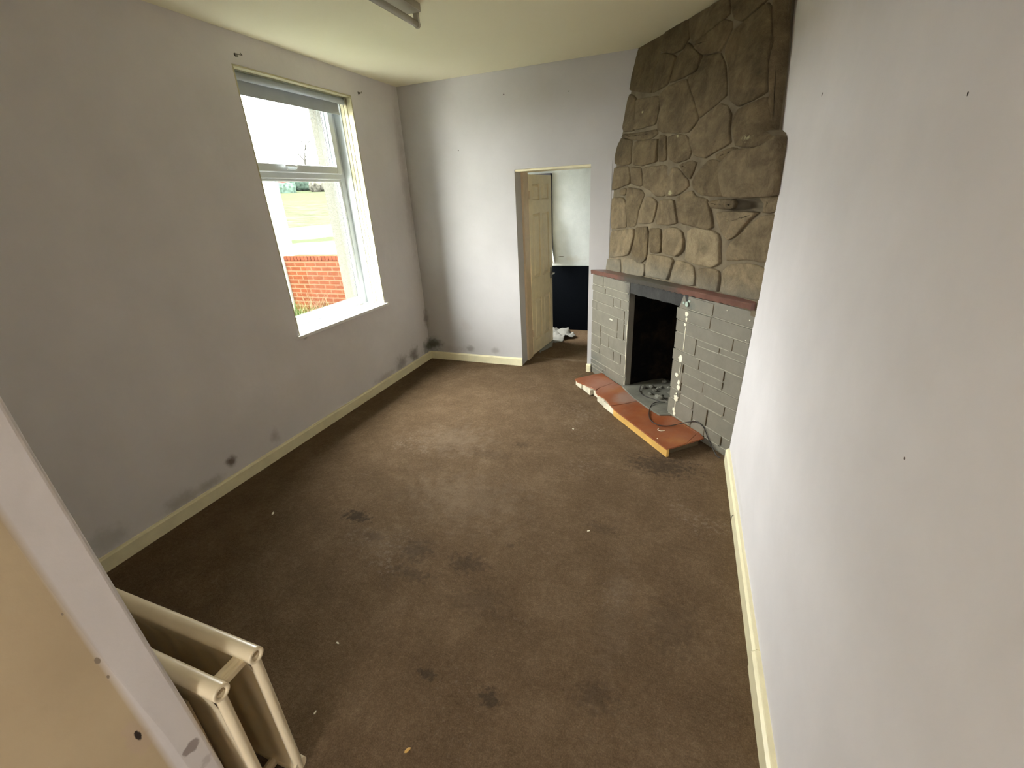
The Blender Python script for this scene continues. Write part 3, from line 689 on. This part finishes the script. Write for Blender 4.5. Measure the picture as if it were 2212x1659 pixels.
def splat(bm, u, z, ru, rz, t=.004, n=14, seed=0):
    r = random.Random(seed); k = [1 + r.uniform(-.25, .2) for _ in range(n)]
    a = [bm.verts.new(brickS(u + ru * k[i] * math.cos(2 * math.pi * i / n), z + rz * k[i] * math.sin(2 * math.pi * i / n), .002)) for i in range(n)]
    b = [bm.verts.new(brickS(u + .85 * ru * k[i] * math.cos(2 * math.pi * i / n), z + .85 * rz * k[i] * math.sin(2 * math.pi * i / n), .002 + t)) for i in range(n)]
    for i in range(n): bm.faces.new((a[i], a[(i + 1) % n], b[(i + 1) % n], b[i]))
    bm.faces.new(b); bm.faces.new(a[::-1])
for k, (lst, mt, par, tt, lab) in enumerate(((WHITE, M_chip, pr, .004, 'white plaster dab'), (GREEN, M_chipg, pr, .004, 'pale green plaster dab'), (LEFTW, M_chip, pl, .003, 'white plaster streak'))):
    for i, s in enumerate(lst):
        bm = B(); splat(bm, *s, t=tt, seed=i + 40 * k); obj('plaster_patch', bm, mt, par, label=lab)
# lintel
bm = B(); NS = 16; r0 = []
for i in range(NS + 1):
    u = .334 + (.705 - .334) * i / NS; t = i / NS
    zb = .942 + .028 * t + .003 * math.sin(i * 1.7); zt = 1.025 + .055 * u
    o = -.004 + .005 * noise.noise(Vector((i * .5, 1, 2)))
    r0.append([bm.verts.new(p) for p in (brickS(u, zb, o), brickS(u, zt, o + .002), brickS(u, zt, -.12), brickS(u, zb + .004, -.12))])
for a, b in zip(r0, r0[1:]):
    for i in range(4): bm.faces.new((a[i], a[(i + 1) % 4], b[(i + 1) % 4], b[i]))
bm.faces.new(r0[0]); bm.faces.new(r0[-1][::-1]); obj('lintel', bm, M_lintel, fire, bev=.004)
# mantel shelf: tiled slab with a scalloped lower lip
bm = B(); NS = 150; r0 = []
for i in range(NS + 1):
    u = .004 + .988 * i / NS
    zb = 1.022 + .056 * u; zt = zb + .040
    sc_ = .007 * abs(math.sin(i * math.pi / 5.0))
    bp = brickS(u, 0, 0); sp = stoneS(min(1, max(0, u)), 1.1, -.03)
    uu = u; sp = stoneS(uu, 1.1, -.04); bk = brickS(u, zt, 0)
    zk = 1.060 + .086 * u
    r0.append([bm.verts.new(p) for p in (brickS(u, zb + sc_, .024), brickS(u, zt - .006, .028), brickS(u, zt, .022), Vector((sp.x, sp.y, zk)), Vector((sp.x, sp.y, zb)), brickS(u, zb + sc_, -.01))])
for a, b in zip(r0, r0[1:]):
    for i in range(6): bm.faces.new((a[i], a[(i + 1) % 6], b[(i + 1) % 6], b[i]))
bm.faces.new(r0[0]); bm.faces.new(r0[-1][::-1]); obj('mantel_shelf', bm, M_mantel, fire)
# firebox
bm = B()
def fb(u, z, d): return bm.verts.new(brickS(u, z, -d))
for quad in (((.30, 0, .05), (.30, 1.02, .05), (.34, 1.02, .44), (.34, 0, .44)), ((.70, 0, .09), (.66, 0, .44), (.66, 1.02, .44), (.70, 1.02, .09)),
             ((.34, 0, .44), (.34, 1.02, .44), (.66, 1.02, .44), (.66, 0, .44)), ((.30, 1.0, .05), (.34, 1.0, .44), (.66, 1.0, .44), (.70, 1.0, .05))):
    bm.faces.new([fb(*q) for q in quad])
f = obj('firebox', bm, M_soot, fire); so = f.modifiers.new('solid', 'SOLIDIFY'); so.thickness = .02; so.offset = 1
# cement bed of the firebox, running a little over the hearth
bm = B(); pts = [brickS(.335, 0, .035), brickS(.47, 0, .085), brickS(.60, 0, .10), brickS(.668, 0, .095), brickS(.690, 0, .01), brickS(.66, 0, -.02), brickS(.66, 0, -.43), brickS(.34, 0, -.43), brickS(.335, 0, -.02)]
prism(bm, [(p.x, p.y) for p in pts], 0, .079)
for i in range(26):
    u = rnd.uniform(.37, .63); dd = rnd.uniform(.08, .38); s = rnd.uniform(.012, .04); c = brickS(u, .075 + s * .4, -dd)
    bmesh.ops.create_icosphere(bm, subdivisions=1, radius=s, matrix=Matrix.Translation(c) @ Matrix.Rotation(rnd.random() * 3, 4, 'Z') @ Matrix.Diagonal((1, .8, .6, 1)))
obj('firebox_bed', bm, M_ash, fire, bev=.002)
# hearth slab with tiles, timber edge and broken corner
bm = B(); slab = [(1.935, 3.42), (2.05, 3.29), (2.375, 2.90), (2.385, 2.80), (2.765, 2.345), (2.985, 2.545), (2.93, 2.68), (2.10, 3.62), (1.99, 3.51)]
prism(bm, slab, 0, .058); hearth = obj('hearth', bm, M_under, fire, bev=.004)
def P2(t, off=0):
    a = Vector((1.859, 3.41)); b = Vector((2.772, 2.312)); p = a + (b - a) * t; d = (b - a).normalized(); return p + Vector((-d.y, d.x)) * off
for poly, lab in (([(1.862, 3.412), (1.90, 3.35), (1.948, 3.318), (1.985, 3.300), (2.03, 3.262), (2.112, 3.205), (2.13, 3.25), (2.25, 3.42), (2.09, 3.63), (1.978, 3.53)], None),
                  ([(2.112, 3.165), (2.14, 3.10), (2.20, 3.055), (2.236, 3.005), (2.292, 2.905), (2.40, 2.975), (2.55, 3.10), (2.25, 3.42), (2.134, 3.25)], None),
                  ([(2.297, 2.897), (2.325, 2.845), (2.772, 2.312), (2.90, 2.432), (2.97, 2.60), (2.60, 3.04), (2.55, 3.10), (2.405, 2.968)], None),
                  ([(2.903, 2.435), (3.018, 2.544), (2.985, 2.62), (2.93, 2.68), (2.60, 3.05), (2.605, 3.036), (2.973, 2.602)], None)):
    bm = B(); prism(bm, poly, .056, .0675); obj('tile', bm, M_tile, hearth, bev=.002)
bm = B(); a, b = P2(.505, .0), P2(1.0, 0); c, d = P2(1.0, .022), P2(.505, .022)
prism(bm, [(a.x, a.y), (b.x, b.y), (c.x, c.y), (d.x, d.y)], .001, .064); obj('timber_edge', bm, M_edge, hearth, bev=.002)
bm = B(); t = .0; k = 0
for t0, t1, inn, zt in ((0.0, .085, .012, .060), (.088, .20, .020, .056), (.20, .29, .050, .050), (.292, .38, .018, .059), (.382, .50, .008, .0575)):
    a, b = P2(t0, inn + rnd.uniform(-.004, .004)), P2(t1, inn + rnd.uniform(-.006, .006)); c, d = P2(t1, inn + .09), P2(t0, inn + .09)
    prism(bm, [(a.x, a.y), (a.lerp(b, .5).x + rnd.uniform(-.006, .004), a.lerp(b, .5).y), (b.x, b.y), (c.x, c.y), (d.x, d.y)], .001, zt)
obj('broken_edge', bm, M_rubble, hearth, bev=.006)

def cable(name, P, r, **k):
    bm = B(); tube(bm, smooth_path(P, 6), r, 8); return obj(name, bm, M_cable, smooth=True, **k)
cable('cable', [(2.72, 3.10, .086), (2.747, 3.055, .085), (2.70, 3.035, .088), (2.663, 3.024, .090), (2.628, 2.987, .088), (2.611, 2.919, .078), (2.612, 2.806, .074), (2.634, 2.705, .074), (2.687, 2.649, .074), (2.755, 2.644, .074),
      (2.837, 2.69, 0.078), (2.907, 2.687, 0.108), (2.951, 2.632, 0.148), (2.982, 2.596, 0.154), (3.012, 2.564, 0.133), (3.038, 2.539, 0.085), (3.063, 2.515, 0.045), (3.1, 2.43, 0.006), (3.125, 2.4, 0.006)], .0035,
      label='thin black cable looping over the red hearth tiles to the floor', category='cable')
cable('cable', [(2.501, 3.30, .115), (2.495, 3.25, .090), (2.50, 3.214, .086), (2.53, 3.15, .085), (2.58, 3.113, .085), (2.64, 3.08, .085), (2.69, 3.045, .085)], .0035,
      label='short dark cable curled on the cement bed just inside the fireplace opening', category='cable')
bm = B(); tube(bm, smooth_path([(2.70, 2.60, .0705), (2.695, 2.575, .0705), (2.715, 2.562, .0705), (2.745, 2.575, .0705)], 4), .0025, 6)
obj('bent_nail', bm, M_chip, label='small pale bent strip lying on the red hearth tiles', category='debris')
bm = B(); bmesh.ops.create_icosphere(bm, subdivisions=1, radius=.006, matrix=Matrix.Translation((2.70, 2.44, .071)) @ Matrix.Diagonal((1, .8, .6, 1)))
obj('paint_chip', bm, M_chip, label='white speck on the front edge of the hearth above the yellow timber', category='debris')

# ---------------------------------------------------------------- radiator
rad = empty('radiator', label='cream double panel radiator with open ports beside the pale wall end', category='radiator')
def rad_panel(y):
    bm = B(); R1 = .0235; x0, x1, zt = .93, 1.722, .603
    tube(bm, [(x0, y, zt - R1), (x1 - .004, y, zt - R1)], R1, 20, caps=False)
    tube(bm, [(x0, y, .035), (x1 - .004, y, .035)], R1, 16)
    # pressed sheet: shoulder below the header, vertical flutes
    n = 60; rr = []
    for i in range(n + 1):
        x = x0 + (x1 - .014 - x0) * i / n; w = .0035 * math.cos(i * math.pi / 4)
        rr.append([bm.verts.new((x, y + s * (tk + (w if q else 0)), z)) for s in (1, -1) for (z, tk, q) in ((zt - R1, .0225, 0), (zt - .085, .013, 0), (zt - .10, .008, 1), (.08, .008, 1), (.05, .020, 0))])
    for a, b in zip(rr, rr[1:]):
        for s in (0, 5):
            for k in range(4): bm.faces.new((a[s + k], b[s + k], b[s + k + 1], a[s + k + 1]))
    # vertical end channel
    tube(bm, [(x1 - .016, y, .02), (x1 - .016, y, zt - R1)], .0145, 14)
    box(bm, x1 - .060, x1 - .03, y - .006, y + .006, .05, zt - .03)
    o = obj('radiator_panel', bm, M_rad, rad, smooth=True)
    es = o.modifiers.new('es', 'EDGE_SPLIT'); es.split_angle = .9
    # open end port
    bm = B(); n = 24; ring = []
    for (r, x) in ((R1, x1 - .006), (R1, x1), (R1 * .93, x1 + .0015), (R1 * .62, x1 + .001), (R1 * .55, x1 - .002), (R1 * .55, x1 - .03)):
        ring.append([bm.verts.new((x, y + r * math.cos(2 * math.pi * i / n), zt - R1 + r * math.sin(2 * math.pi * i / n))) for i in range(n)])
    for a, b in zip(ring, ring[1:]):
        for i in range(n): bm.faces.new((a[i], a[(i + 1) % n], b[(i + 1) % n], b[i]))
    bm.faces.new(ring[-1]); obj('end_port', bm, M_rad, o, smooth=True)
rad_panel(.001); rad_panel(-.107)
bm = B(); box(bm, 1.655, 1.697, -.106, .0, .555, .578); tube(bm, [(1.676, -.1, .565), (1.676, -.005, .565)], .016, 12); obj('connector', bm, M_rad, rad, bev=.005)
bm = B(); tube(bm, [(1.62, -.1, .035), (1.62, -.005, .035)], .016, 12); obj('connector', bm, M_rad, rad)
for x in (1.1, 1.55):
    bm = B(); box(bm, x, x + .03, -.161, -.125, .15, .5); box(bm, x, x + .03, -.135, -.120, 0.0, .15); obj('bracket', bm, M_rad, rad, bev=.002)

# ---------------------------------------------------------------- next room: cloth on the floor, net curtain
bm = B(); n = 26; gv = {}
outl = [(1.02, 5.16), (1.14, 5.2), (1.30, 5.20), (1.42, 5.08), (1.53, 4.95), (1.50, 4.86), (1.41, 4.84), (1.40, 4.70), (1.30, 4.66), (1.33, 4.50), (1.27, 4.33), (1.245, 4.24), (1.225, 4.24), (1.19, 4.5), (1.10, 4.7), (1.0, 4.9)]
def inside(x, y):
    c = False; n_ = len(outl)
    for i in range(n_):
        (x1, y1), (x2, y2) = outl[i], outl[i - 1]
        if (y1 > y) != (y2 > y) and x < (x2 - x1) * (y - y1) / (y2 - y1) + x1: c = not c
    return c
N1, N2 = 40, 70
for i in range(N1 + 1):
    for j in range(N2 + 1):
        x = .98 + .6 * i / N1; y = 4.2 + 1.03 * j / N2
        if inside(x, y):
            hgt = .012 + .045 * abs(noise.noise(Vector((x * 7, y * 5, 1)))) + .03 * abs(noise.noise(Vector((x * 18, y * 16, 4))))
            hgt *= .25 if y < 4.8 else 1.6
            if y < 4.78 and x < 1.285: hgt = min(hgt, .006)
            gv[i, j] = bm.verts.new((x, y, hgt))
for (i, j) in list(gv):
    q = [(i, j), (i + 1, j), (i + 1, j + 1), (i, j + 1)]
    if all(k in gv for k in q): bm.faces.new([gv[k] for k in q])
bmesh.ops.delete(bm, geom=[v for v in bm.verts if not v.link_faces], context='VERTS')
o = obj('cloth', bm, M_cloth, smooth=True, label='crumpled white cloth lying on the floor beyond the open door', category='cloth'); s_ = o.modifiers.new('s', 'SOLIDIFY'); s_.thickness = .004; s_.offset = 1
bm = B(); rows_ = []
for j in range(15):
    z = 1.48 - (1.48 - .92) * j / 14; wd_ = .03 + .19 * (j / 14) ** .8; row = []
    for i in range(17):
        x = 1.085 + (1.46 - z) * .185 - .2 * (1 - i / 16) * (.3 + .7 * j / 14); row.append(bm.verts.new((x, 5.19 + .018 * math.sin(i * 1.3 + j * .2), z)))
    rows_.append(row)
for a, b in zip(rows_, rows_[1:]):
    for i in range(16): bm.faces.new((a[i], a[i + 1], b[i + 1], b[i]))
o = obj('curtain', bm, M_net, smooth=True, label='white curtain hanging slanted behind the edge of the open door', category='curtain'); s_ = o.modifiers.new('s', 'SOLIDIFY'); s_.thickness = .003

# ---------------------------------------------------------------- loose bits on the carpet
for i, (x, y, s, mt, lab) in enumerate([(2.051, 2.537, .007, M_chip, 'white paint chip on the carpet in front of the hearth'), (2.021, .168, .011, M_edge, 'curled tan paper scrap on the carpet nearest the radiator'),
        (.506, .991, .012, M_chip, 'pale fluff speck on the dark carpet near the left skirting'), (1.508, .415, .007, M_chip, 'thin white chip on the carpet between radiator and room centre'),
        (2.40, 1.42, .008, M_chip, 'pale chip on the carpet near the right skirting'), (1.62, .16, .006, M_chip, 'tiny white chip on the carpet just past the radiator end')]):
    bm = B(); bmesh.ops.create_icosphere(bm, subdivisions=1, radius=s, matrix=Matrix.Translation((x, y, s * .35)) @ Matrix.Rotation(i, 4, 'Z') @ Matrix.Diagonal((1.3, .55, .4, 1)))
    for v in bm.verts: v.co += Vector((noise.noise(v.co * 90), noise.noise(v.co * 70), 0)) * .003
    obj('paint_chip', bm, mt, label=lab, category='debris')

bm = B(); tube(bm, smooth_path([(W - .020, 1.70, .075), (W - .034, 1.69, .070), (W - .038, 1.655, .045), (W - .036, 1.62, .020)], 4), .0016, 6)
obj('nail', bm, M_cable, label='thin dark bent nail sticking out of the right-hand skirting board', category='nail')
# ---------------------------------------------------------------- outside the window
M_render = M('pebble_dash', .95, .1)
M_render.col(M_render.ramp(M_render.noise(60, 4, .8), [(.35, (.045, .045, .038)), (.65, (.075, .075, .064))])); M_render.bump(M_render.noise(80, 4), .8, .01); M_render = M_render.m
M_white = plain('white_masonry_paint', (.2, .2, .175), .8, .2, .08, .2, 8)
def outdoor_brick():
    m = M('orange_garden_brick', .9, .1)
    bt = m.n('ShaderNodeTexBrick'); mp = m.n('ShaderNodeMapping'); mp.inputs['Rotation'].default_value = (math.pi / 2, 0, 0)
    m.l(m.coord(), mp.inputs['Vector']); m.l(mp.outputs[0], bt.inputs['Vector'])
    bt.inputs['Scale'].default_value = 1; bt.inputs['Brick Width'].default_value = .225; bt.inputs['Row Height'].default_value = .075; bt.inputs['Mortar Size'].default_value = .010
    bt.inputs['Color1'].default_value = (.054, .016, .0075, 1); bt.inputs['Color2'].default_value = (.045, .0135, .0065, 1); bt.inputs['Mortar'].default_value = (.065, .043, .025, 1)
    m.col(m.mix(.3, bt.outputs['Color'], m.ramp(m.noise(12, 4), [(.3, (.032, .013, .007)), (.7, (.07, .027, .013))])))
    m.bump(bt.outputs['Fac'], -.5, .01); return m.m
M_gbrick = outdoor_brick()
M_grass = M('green_grass', .9, .1)
at = M_grass.n('ShaderNodeAttribute', attribute_name='tone')
M_grass.col(M_grass.ramp(at.outputs['Fac'], [(0, (.016, .034, .007)), (.6, (.032, .052, .015)), (1, (.10, .085, .05))])); M_grass = M_grass.m
M_hedge = plain('dark_green_hedge', (.024, .036, .028), .95, .1, .5, .8, 6)
M_shrub = plain('grey_brown_shrub', (.032, .031, .025), .95, .1, .5, .8, 6)
M_twig = plain('pale_bark', (.022, .021, .018), .95, .1, .3, 0, 6)
M_house = plain('white_rendered_house', (.034, .033, .031), .9, .1, .1, 0, 1)
M_roof = plain('red_tiled_roof', (.022, .010, .009), .9, .1, .1, 0, 1)
M_hwin = plain('dark_house_glazing', (.03, .03, .035), .3, .5, .1, 0, 1)

bm = B(); frame_boxes(bm, -.48, -.262, 0, -3.5, 4.20, 1.93, 3.10, .79, 2.62, -.3, 5.5); struct('wall_outside', bm, M_render)
bm = B(); box(bm, -.52, -.266, 1.93, 3.098, .70, .80); struct('trim_5', bm, M_white)

V = Vector((-.70, .714, 0)).normalized(); Wd = Vector((V.y, -V.x, 0)); C0 = Vector((CAMP.x, CAMP.y, 0))
def gp(d, s, z): p = C0 + V * d + Wd * s; return Vector((p.x, p.y, z))
def terr(d): return interp(d, [(0, -.1), (9, -.1), (12, -.08), (22, .06), (34, .22), (50, .9), (70, 2.35), (110, 4.8), (160, 9.0)])
def ground_mat():
    m = M('verge_and_path', .95, .1)
    dt = m.n('ShaderNodeVectorMath', operation='DOT_PRODUCT'); sb_ = m.n('ShaderNodeVectorMath', operation='SUBTRACT')
    m.l(m.coord(), sb_.inputs[0]); sb_.inputs[1].default_value = tuple(C0); m.l(sb_.outputs[0], dt.inputs[0]); dt.inputs[1].default_value = tuple(V)
    dw = m.math('ADD', dt.outputs['Value'], m.math('MULTIPLY', m.math('SUBTRACT', m.noise(.25, 4), .5), 9))
    d = m.math('DIVIDE', dw, 120.0)
    straw = m.ramp(m.noise(.55, 6, .8), [(.34, (.012, .013, .008)), (.5, (.019, .0185, .013)), (.66, (.030, .028, .022))])
    zones = m.ramp(d, [(0, (.75, .74, .68)), (.028, (.75, .74, .68)), (.036, (.012, .018, .006)), (.08, (.016, .02, .008)), (.095, (.06, .06, .056)), (.20, (.06, .06, .056)), (.212, (.015, .019, .010)), (.236, (.015, .019, .010)), (.245, (.06, .06, .056)), (.30, (.06, .06, .056)), (.33, (.016, .018, .010)), (.62, (.019, .0205, .012)), (.68, (.0175, .0205, .0115)), (1, (.017, .020, .011))])  # first pale zone: added unseen patio that bounces light to the ceiling
    vz = m.ramp(d, [(.30, (0, 0, 0)), (.36, (.85, .85, .85)), (.55, (.7, .7, .7)), (.66, (0, 0, 0))])
    st = m.math('MULTIPLY', m.ramp(m.noise(1.4, 4, .6, scl=(1, 1, 6)), [(.56, (0, 0, 0)), (.64, (1, 1, 1))]), .25)
    c = m.mix(vz, zones, straw); c = m.mix(st, c, (.025, .025, .02))
    m.col(c); return m.m
bm = B(); ds = [-2, 6, 9, 12, 15, 18, 22, 26, 30, 34, 38, 42, 46, 50, 56, 62, 70, 80, 90, 100, 110, 130, 160]; prev = None
for d in ds:
    row = [bm.verts.new(gp(d, s, terr(max(0, d)) + (.12 * noise.noise(Vector((d * .3, s * .3, 0))) if 36 < d < 72 else 0) - (.12 if d < 9 else 0))) for s in [-70 + 3.5 * k for k in range(41)]]
    if prev:
        for a in range(40): bm.faces.new((prev[a], prev[a + 1], row[a + 1], row[a]))
    prev = row
# keep the sheet outside the house
bmesh.ops.bisect_plane(bm, geom=bm.verts[:] + bm.edges[:] + bm.faces[:], plane_co=(-.49, 0, 0), plane_no=(1, 0, 0), clear_outer=True)
struct('terrain', bm, ground_mat(), smooth=True)

# garden wall, white pillar and post
bm = B(); box(bm, -3.70, -.485, 5.40, 5.62, -.2, .925)
o = obj('garden_wall', bm, M_gbrick, label='orange brick garden wall outside the window', category='wall')
bm = B(); k = 0; x = -3.70
while x < -.49:
    box(bm, x + .004, min(x + .071, -.486), 5.392, 5.628, .928, 1.0); x += .075
obj('brick_coping', bm, plain('coping_brick', (.055, .017, .009), .9, .1, .2, .2), o, bev=.003)
bm = B(); box(bm, -5.2, -3.705, 5.36, 5.66, -.2, 2.9); obj('pillar', bm, M_white, bev=.01, label='white rendered pillar at the end of the brick garden wall', category='pillar')
bm = B(); tube(bm, [(-3.60, 5.5, 1.0), (-3.60, 5.5, 2.9)], .035, 12); box(bm, -3.66, -3.54, 5.44, 5.56, 1.0, 1.012); obj('post', bm, M_white, label='slim white post standing on the brick garden wall', category='post')

# grass clump under the window
bm = B(); tl = bm.faces.layers.float.new('tone'); r = random.Random(8)
for i in range(2600):
    x = r.uniform(-3.6, -2.0); y = r.uniform(4.2, 5.15)
    hh = r.uniform(.12, .38) * (1.25 if x < -3 else .8) * (.55 + .9 * max(0, noise.noise(Vector((x * 2, y * 2, 0))) + .4))
    tn = r.random() * .7
    if r.random() < .10: tn = 1; hh *= 1.5
    a = r.uniform(0, 6.28); ln = Vector((math.cos(a), math.sin(a), 0)); b0 = Vector((x, y, -.12)); sd = Vector((-ln.y, ln.x, 0)) * .005
    lean = r.uniform(.05, .6) * hh; prevv = None
    for t in (0, .35, .7, 1):
        c = b0 + ln * lean * t * t + Vector((0, 0, (hh + .1) * t * (1 - .25 * t * lean / hh))); w_ = sd * (1 - t * .85)
        q = (bm.verts.new(c - w_), bm.verts.new(c + w_))
        if prevv:
            f = bm.faces.new((prevv[0], prevv[1], q[1], q[0])); f[tl] = tn
        prevv = q
bm.normal_update()
me = bpy.data.meshes.new('grass'); bm.to_mesh(me); bm.free(); me.materials.append(M_grass)
o = bpy.data.objects.new('grass', me); C.objects.link(o); o['kind'] = 'stuff'; o['label'] = 'long green and straw coloured grass against the brick garden wall'; o['category'] = 'grass'

def lump(name, d, s0, s1, h, mat, lab, cat, seed, base=0):
    bm = B(); r = random.Random(seed)
    n = max(3, int((s1 - s0) / 1.1))
    for i in range(n):
        s = s0 + (s1 - s0) * (i + .5) / n; rr = h * r.uniform(.45, .62); c = gp(d + r.uniform(-.6, .6), s, terr(d) + base + rr * .8)
        bmesh.ops.create_icosphere(bm, subdivisions=3, radius=rr, matrix=Matrix.Translation(c) @ Matrix.Diagonal((1.3, 1.3, 1.05, 1)))
    for v in bm.verts: v.co += noise.noise_vector(v.co * 1.1) * .45 + noise.noise_vector(v.co * 3) * .18
    return obj(name, bm, mat, smooth=True, label=lab, category=cat)
# trimmed hedge
bm = B(); n = 40; rr = []
for i in range(n + 1):
    s = -14 + 13.5 * i / n; t = terr(110)
    rr.append([bm.verts.new(gp(110 + dd, s, t + zz) + noise.noise_vector(Vector((s, dd, zz))) * .25) for dd, zz in ((-1, -.4), (-1, .8), (-.9, 1.9), (.9, 1.9), (1, -.4))])
for a, b in zip(rr, rr[1:]):
    for k in range(4): bm.faces.new((a[k], a[k + 1], b[k + 1], b[k]))
bm.faces.new(rr[0]); bm.faces.new(rr[-1][::-1])
obj('hedge', bm, M_hedge, smooth=True, label='long dark green hedge at the top of the field', category='hedge')
lump('bush', 117, .4, 1.8, 3.6, M_hedge, 'tall dark green bush at the end of the long hedge', 'bush', 3)
lump('shrub', 109, 3.2, 5.6, 2.2, M_shrub, 'grey-brown bare shrub just beside the tall green bush', 'shrub', 5)
lump('shrub', 116, 8.2, 11.5, 2.4, M_shrub, 'grey-brown bare shrub nearest the pebble-dashed window edge', 'shrub', 6)
# houses on the hill
for i, (s, lab) in enumerate(((-13, 'white house with red roof farthest left above the hedge'), (-6, 'white house with red roof above the middle of the hedge'))):
    h = empty('house', label=lab, category='house', group='houses above the hedge'); t = terr(150); d = 150
    def hb(s0, s1, d0, d1, z0, z1):
        return [gp(d0, s0, z0), gp(d0, s1, z0), gp(d1, s1, z0), gp(d1, s0, z0), gp(d0, s0, z1), gp(d0, s1, z1), gp(d1, s1, z1), gp(d1, s0, z1)]
    bm = B(); hexa(bm, hb(s, s + 6, d, d + 6, t - 1, t + .2)); obj('house_wall', bm, M_house, h)
    bm = B(); pts = hb(s - .3, s + 6.3, d - .3, d + 6.3, t + .2, t + 1.7)
    pts[4] = gp(d + 3, s - .3, t + 1.7); pts[7] = gp(d + 3.01, s - .3, t + 1.7); pts[5] = gp(d + 3, s + 6.3, t + 1.7); pts[6] = gp(d + 3.01, s + 6.3, t + 1.7)
    hexa(bm, pts); obj('roof', bm, M_roof, h)
    for k in range(3):
        bm = B(); hexa(bm, hb(s + .7 + 1.9 * k, s + 1.6 + 1.9 * k, d - .05, d + .05, t - .9, t)); obj('house_window', bm, M_hwin, h)
# bare tree
bm = B(); r = random.Random(12)
def branch(p, dr, ln, rad, lev):
    q = p + dr * ln; tube(bm, [p, q], [rad, rad * .6], 5, caps=False)
    if lev == 0: return
    for k in range(3 if lev > 1 else 4):
        nd = (dr + Vector((r.uniform(-.8, .8), r.uniform(-.8, .8), r.uniform(-.1, .5)))).normalized(); branch(p + dr * ln * r.uniform(.5, 1), nd, ln * r.uniform(.6, .8), rad * .55, lev - 1)
tb = gp(125, 2.6, terr(125)); branch(tb, Vector((0, 0, 1)), 6.0, .26, 4)
obj('bare_tree', bm, M_twig, label='bare leafless tree standing beyond the field', category='tree')

for _m in bpy.data.materials:
    if _m.name in ('pebble_dash', 'white_masonry_paint', 'orange_garden_brick', 'green_grass', 'dark_green_hedge', 'grey_brown_shrub', 'pale_bark', 'white_rendered_house', 'red_tiled_roof', 'coping_brick', 'verge_and_path'):
        _b = _m.node_tree.nodes['Principled BSDF']; _b.inputs['Specular IOR Level'].default_value = 0; _b.inputs['Roughness'].default_value = 1

# ---------------------------------------------------------------- put each Empty at the base of its thing
def rebase(root):
    pts = []
    def walk(o):
        for c in o.children:
            if c.type == 'MESH': pts.extend(c.matrix_local @ Vector(b) for b in c.bound_box)
            walk(c)
    walk(root)
    if not pts: return
    lo = Vector([min(p[i] for p in pts) for i in range(3)]); hi = Vector([max(p[i] for p in pts) for i in range(3)])
    loc = Vector(((lo.x + hi.x) / 2, (lo.y + hi.y) / 2, lo.z)); root.location = loc
    for c in root.children: c.matrix_parent_inverse = Matrix.Translation(-loc)
for o in list(C.objects):
    if o.type == 'EMPTY' and o.parent is None: rebase(o)
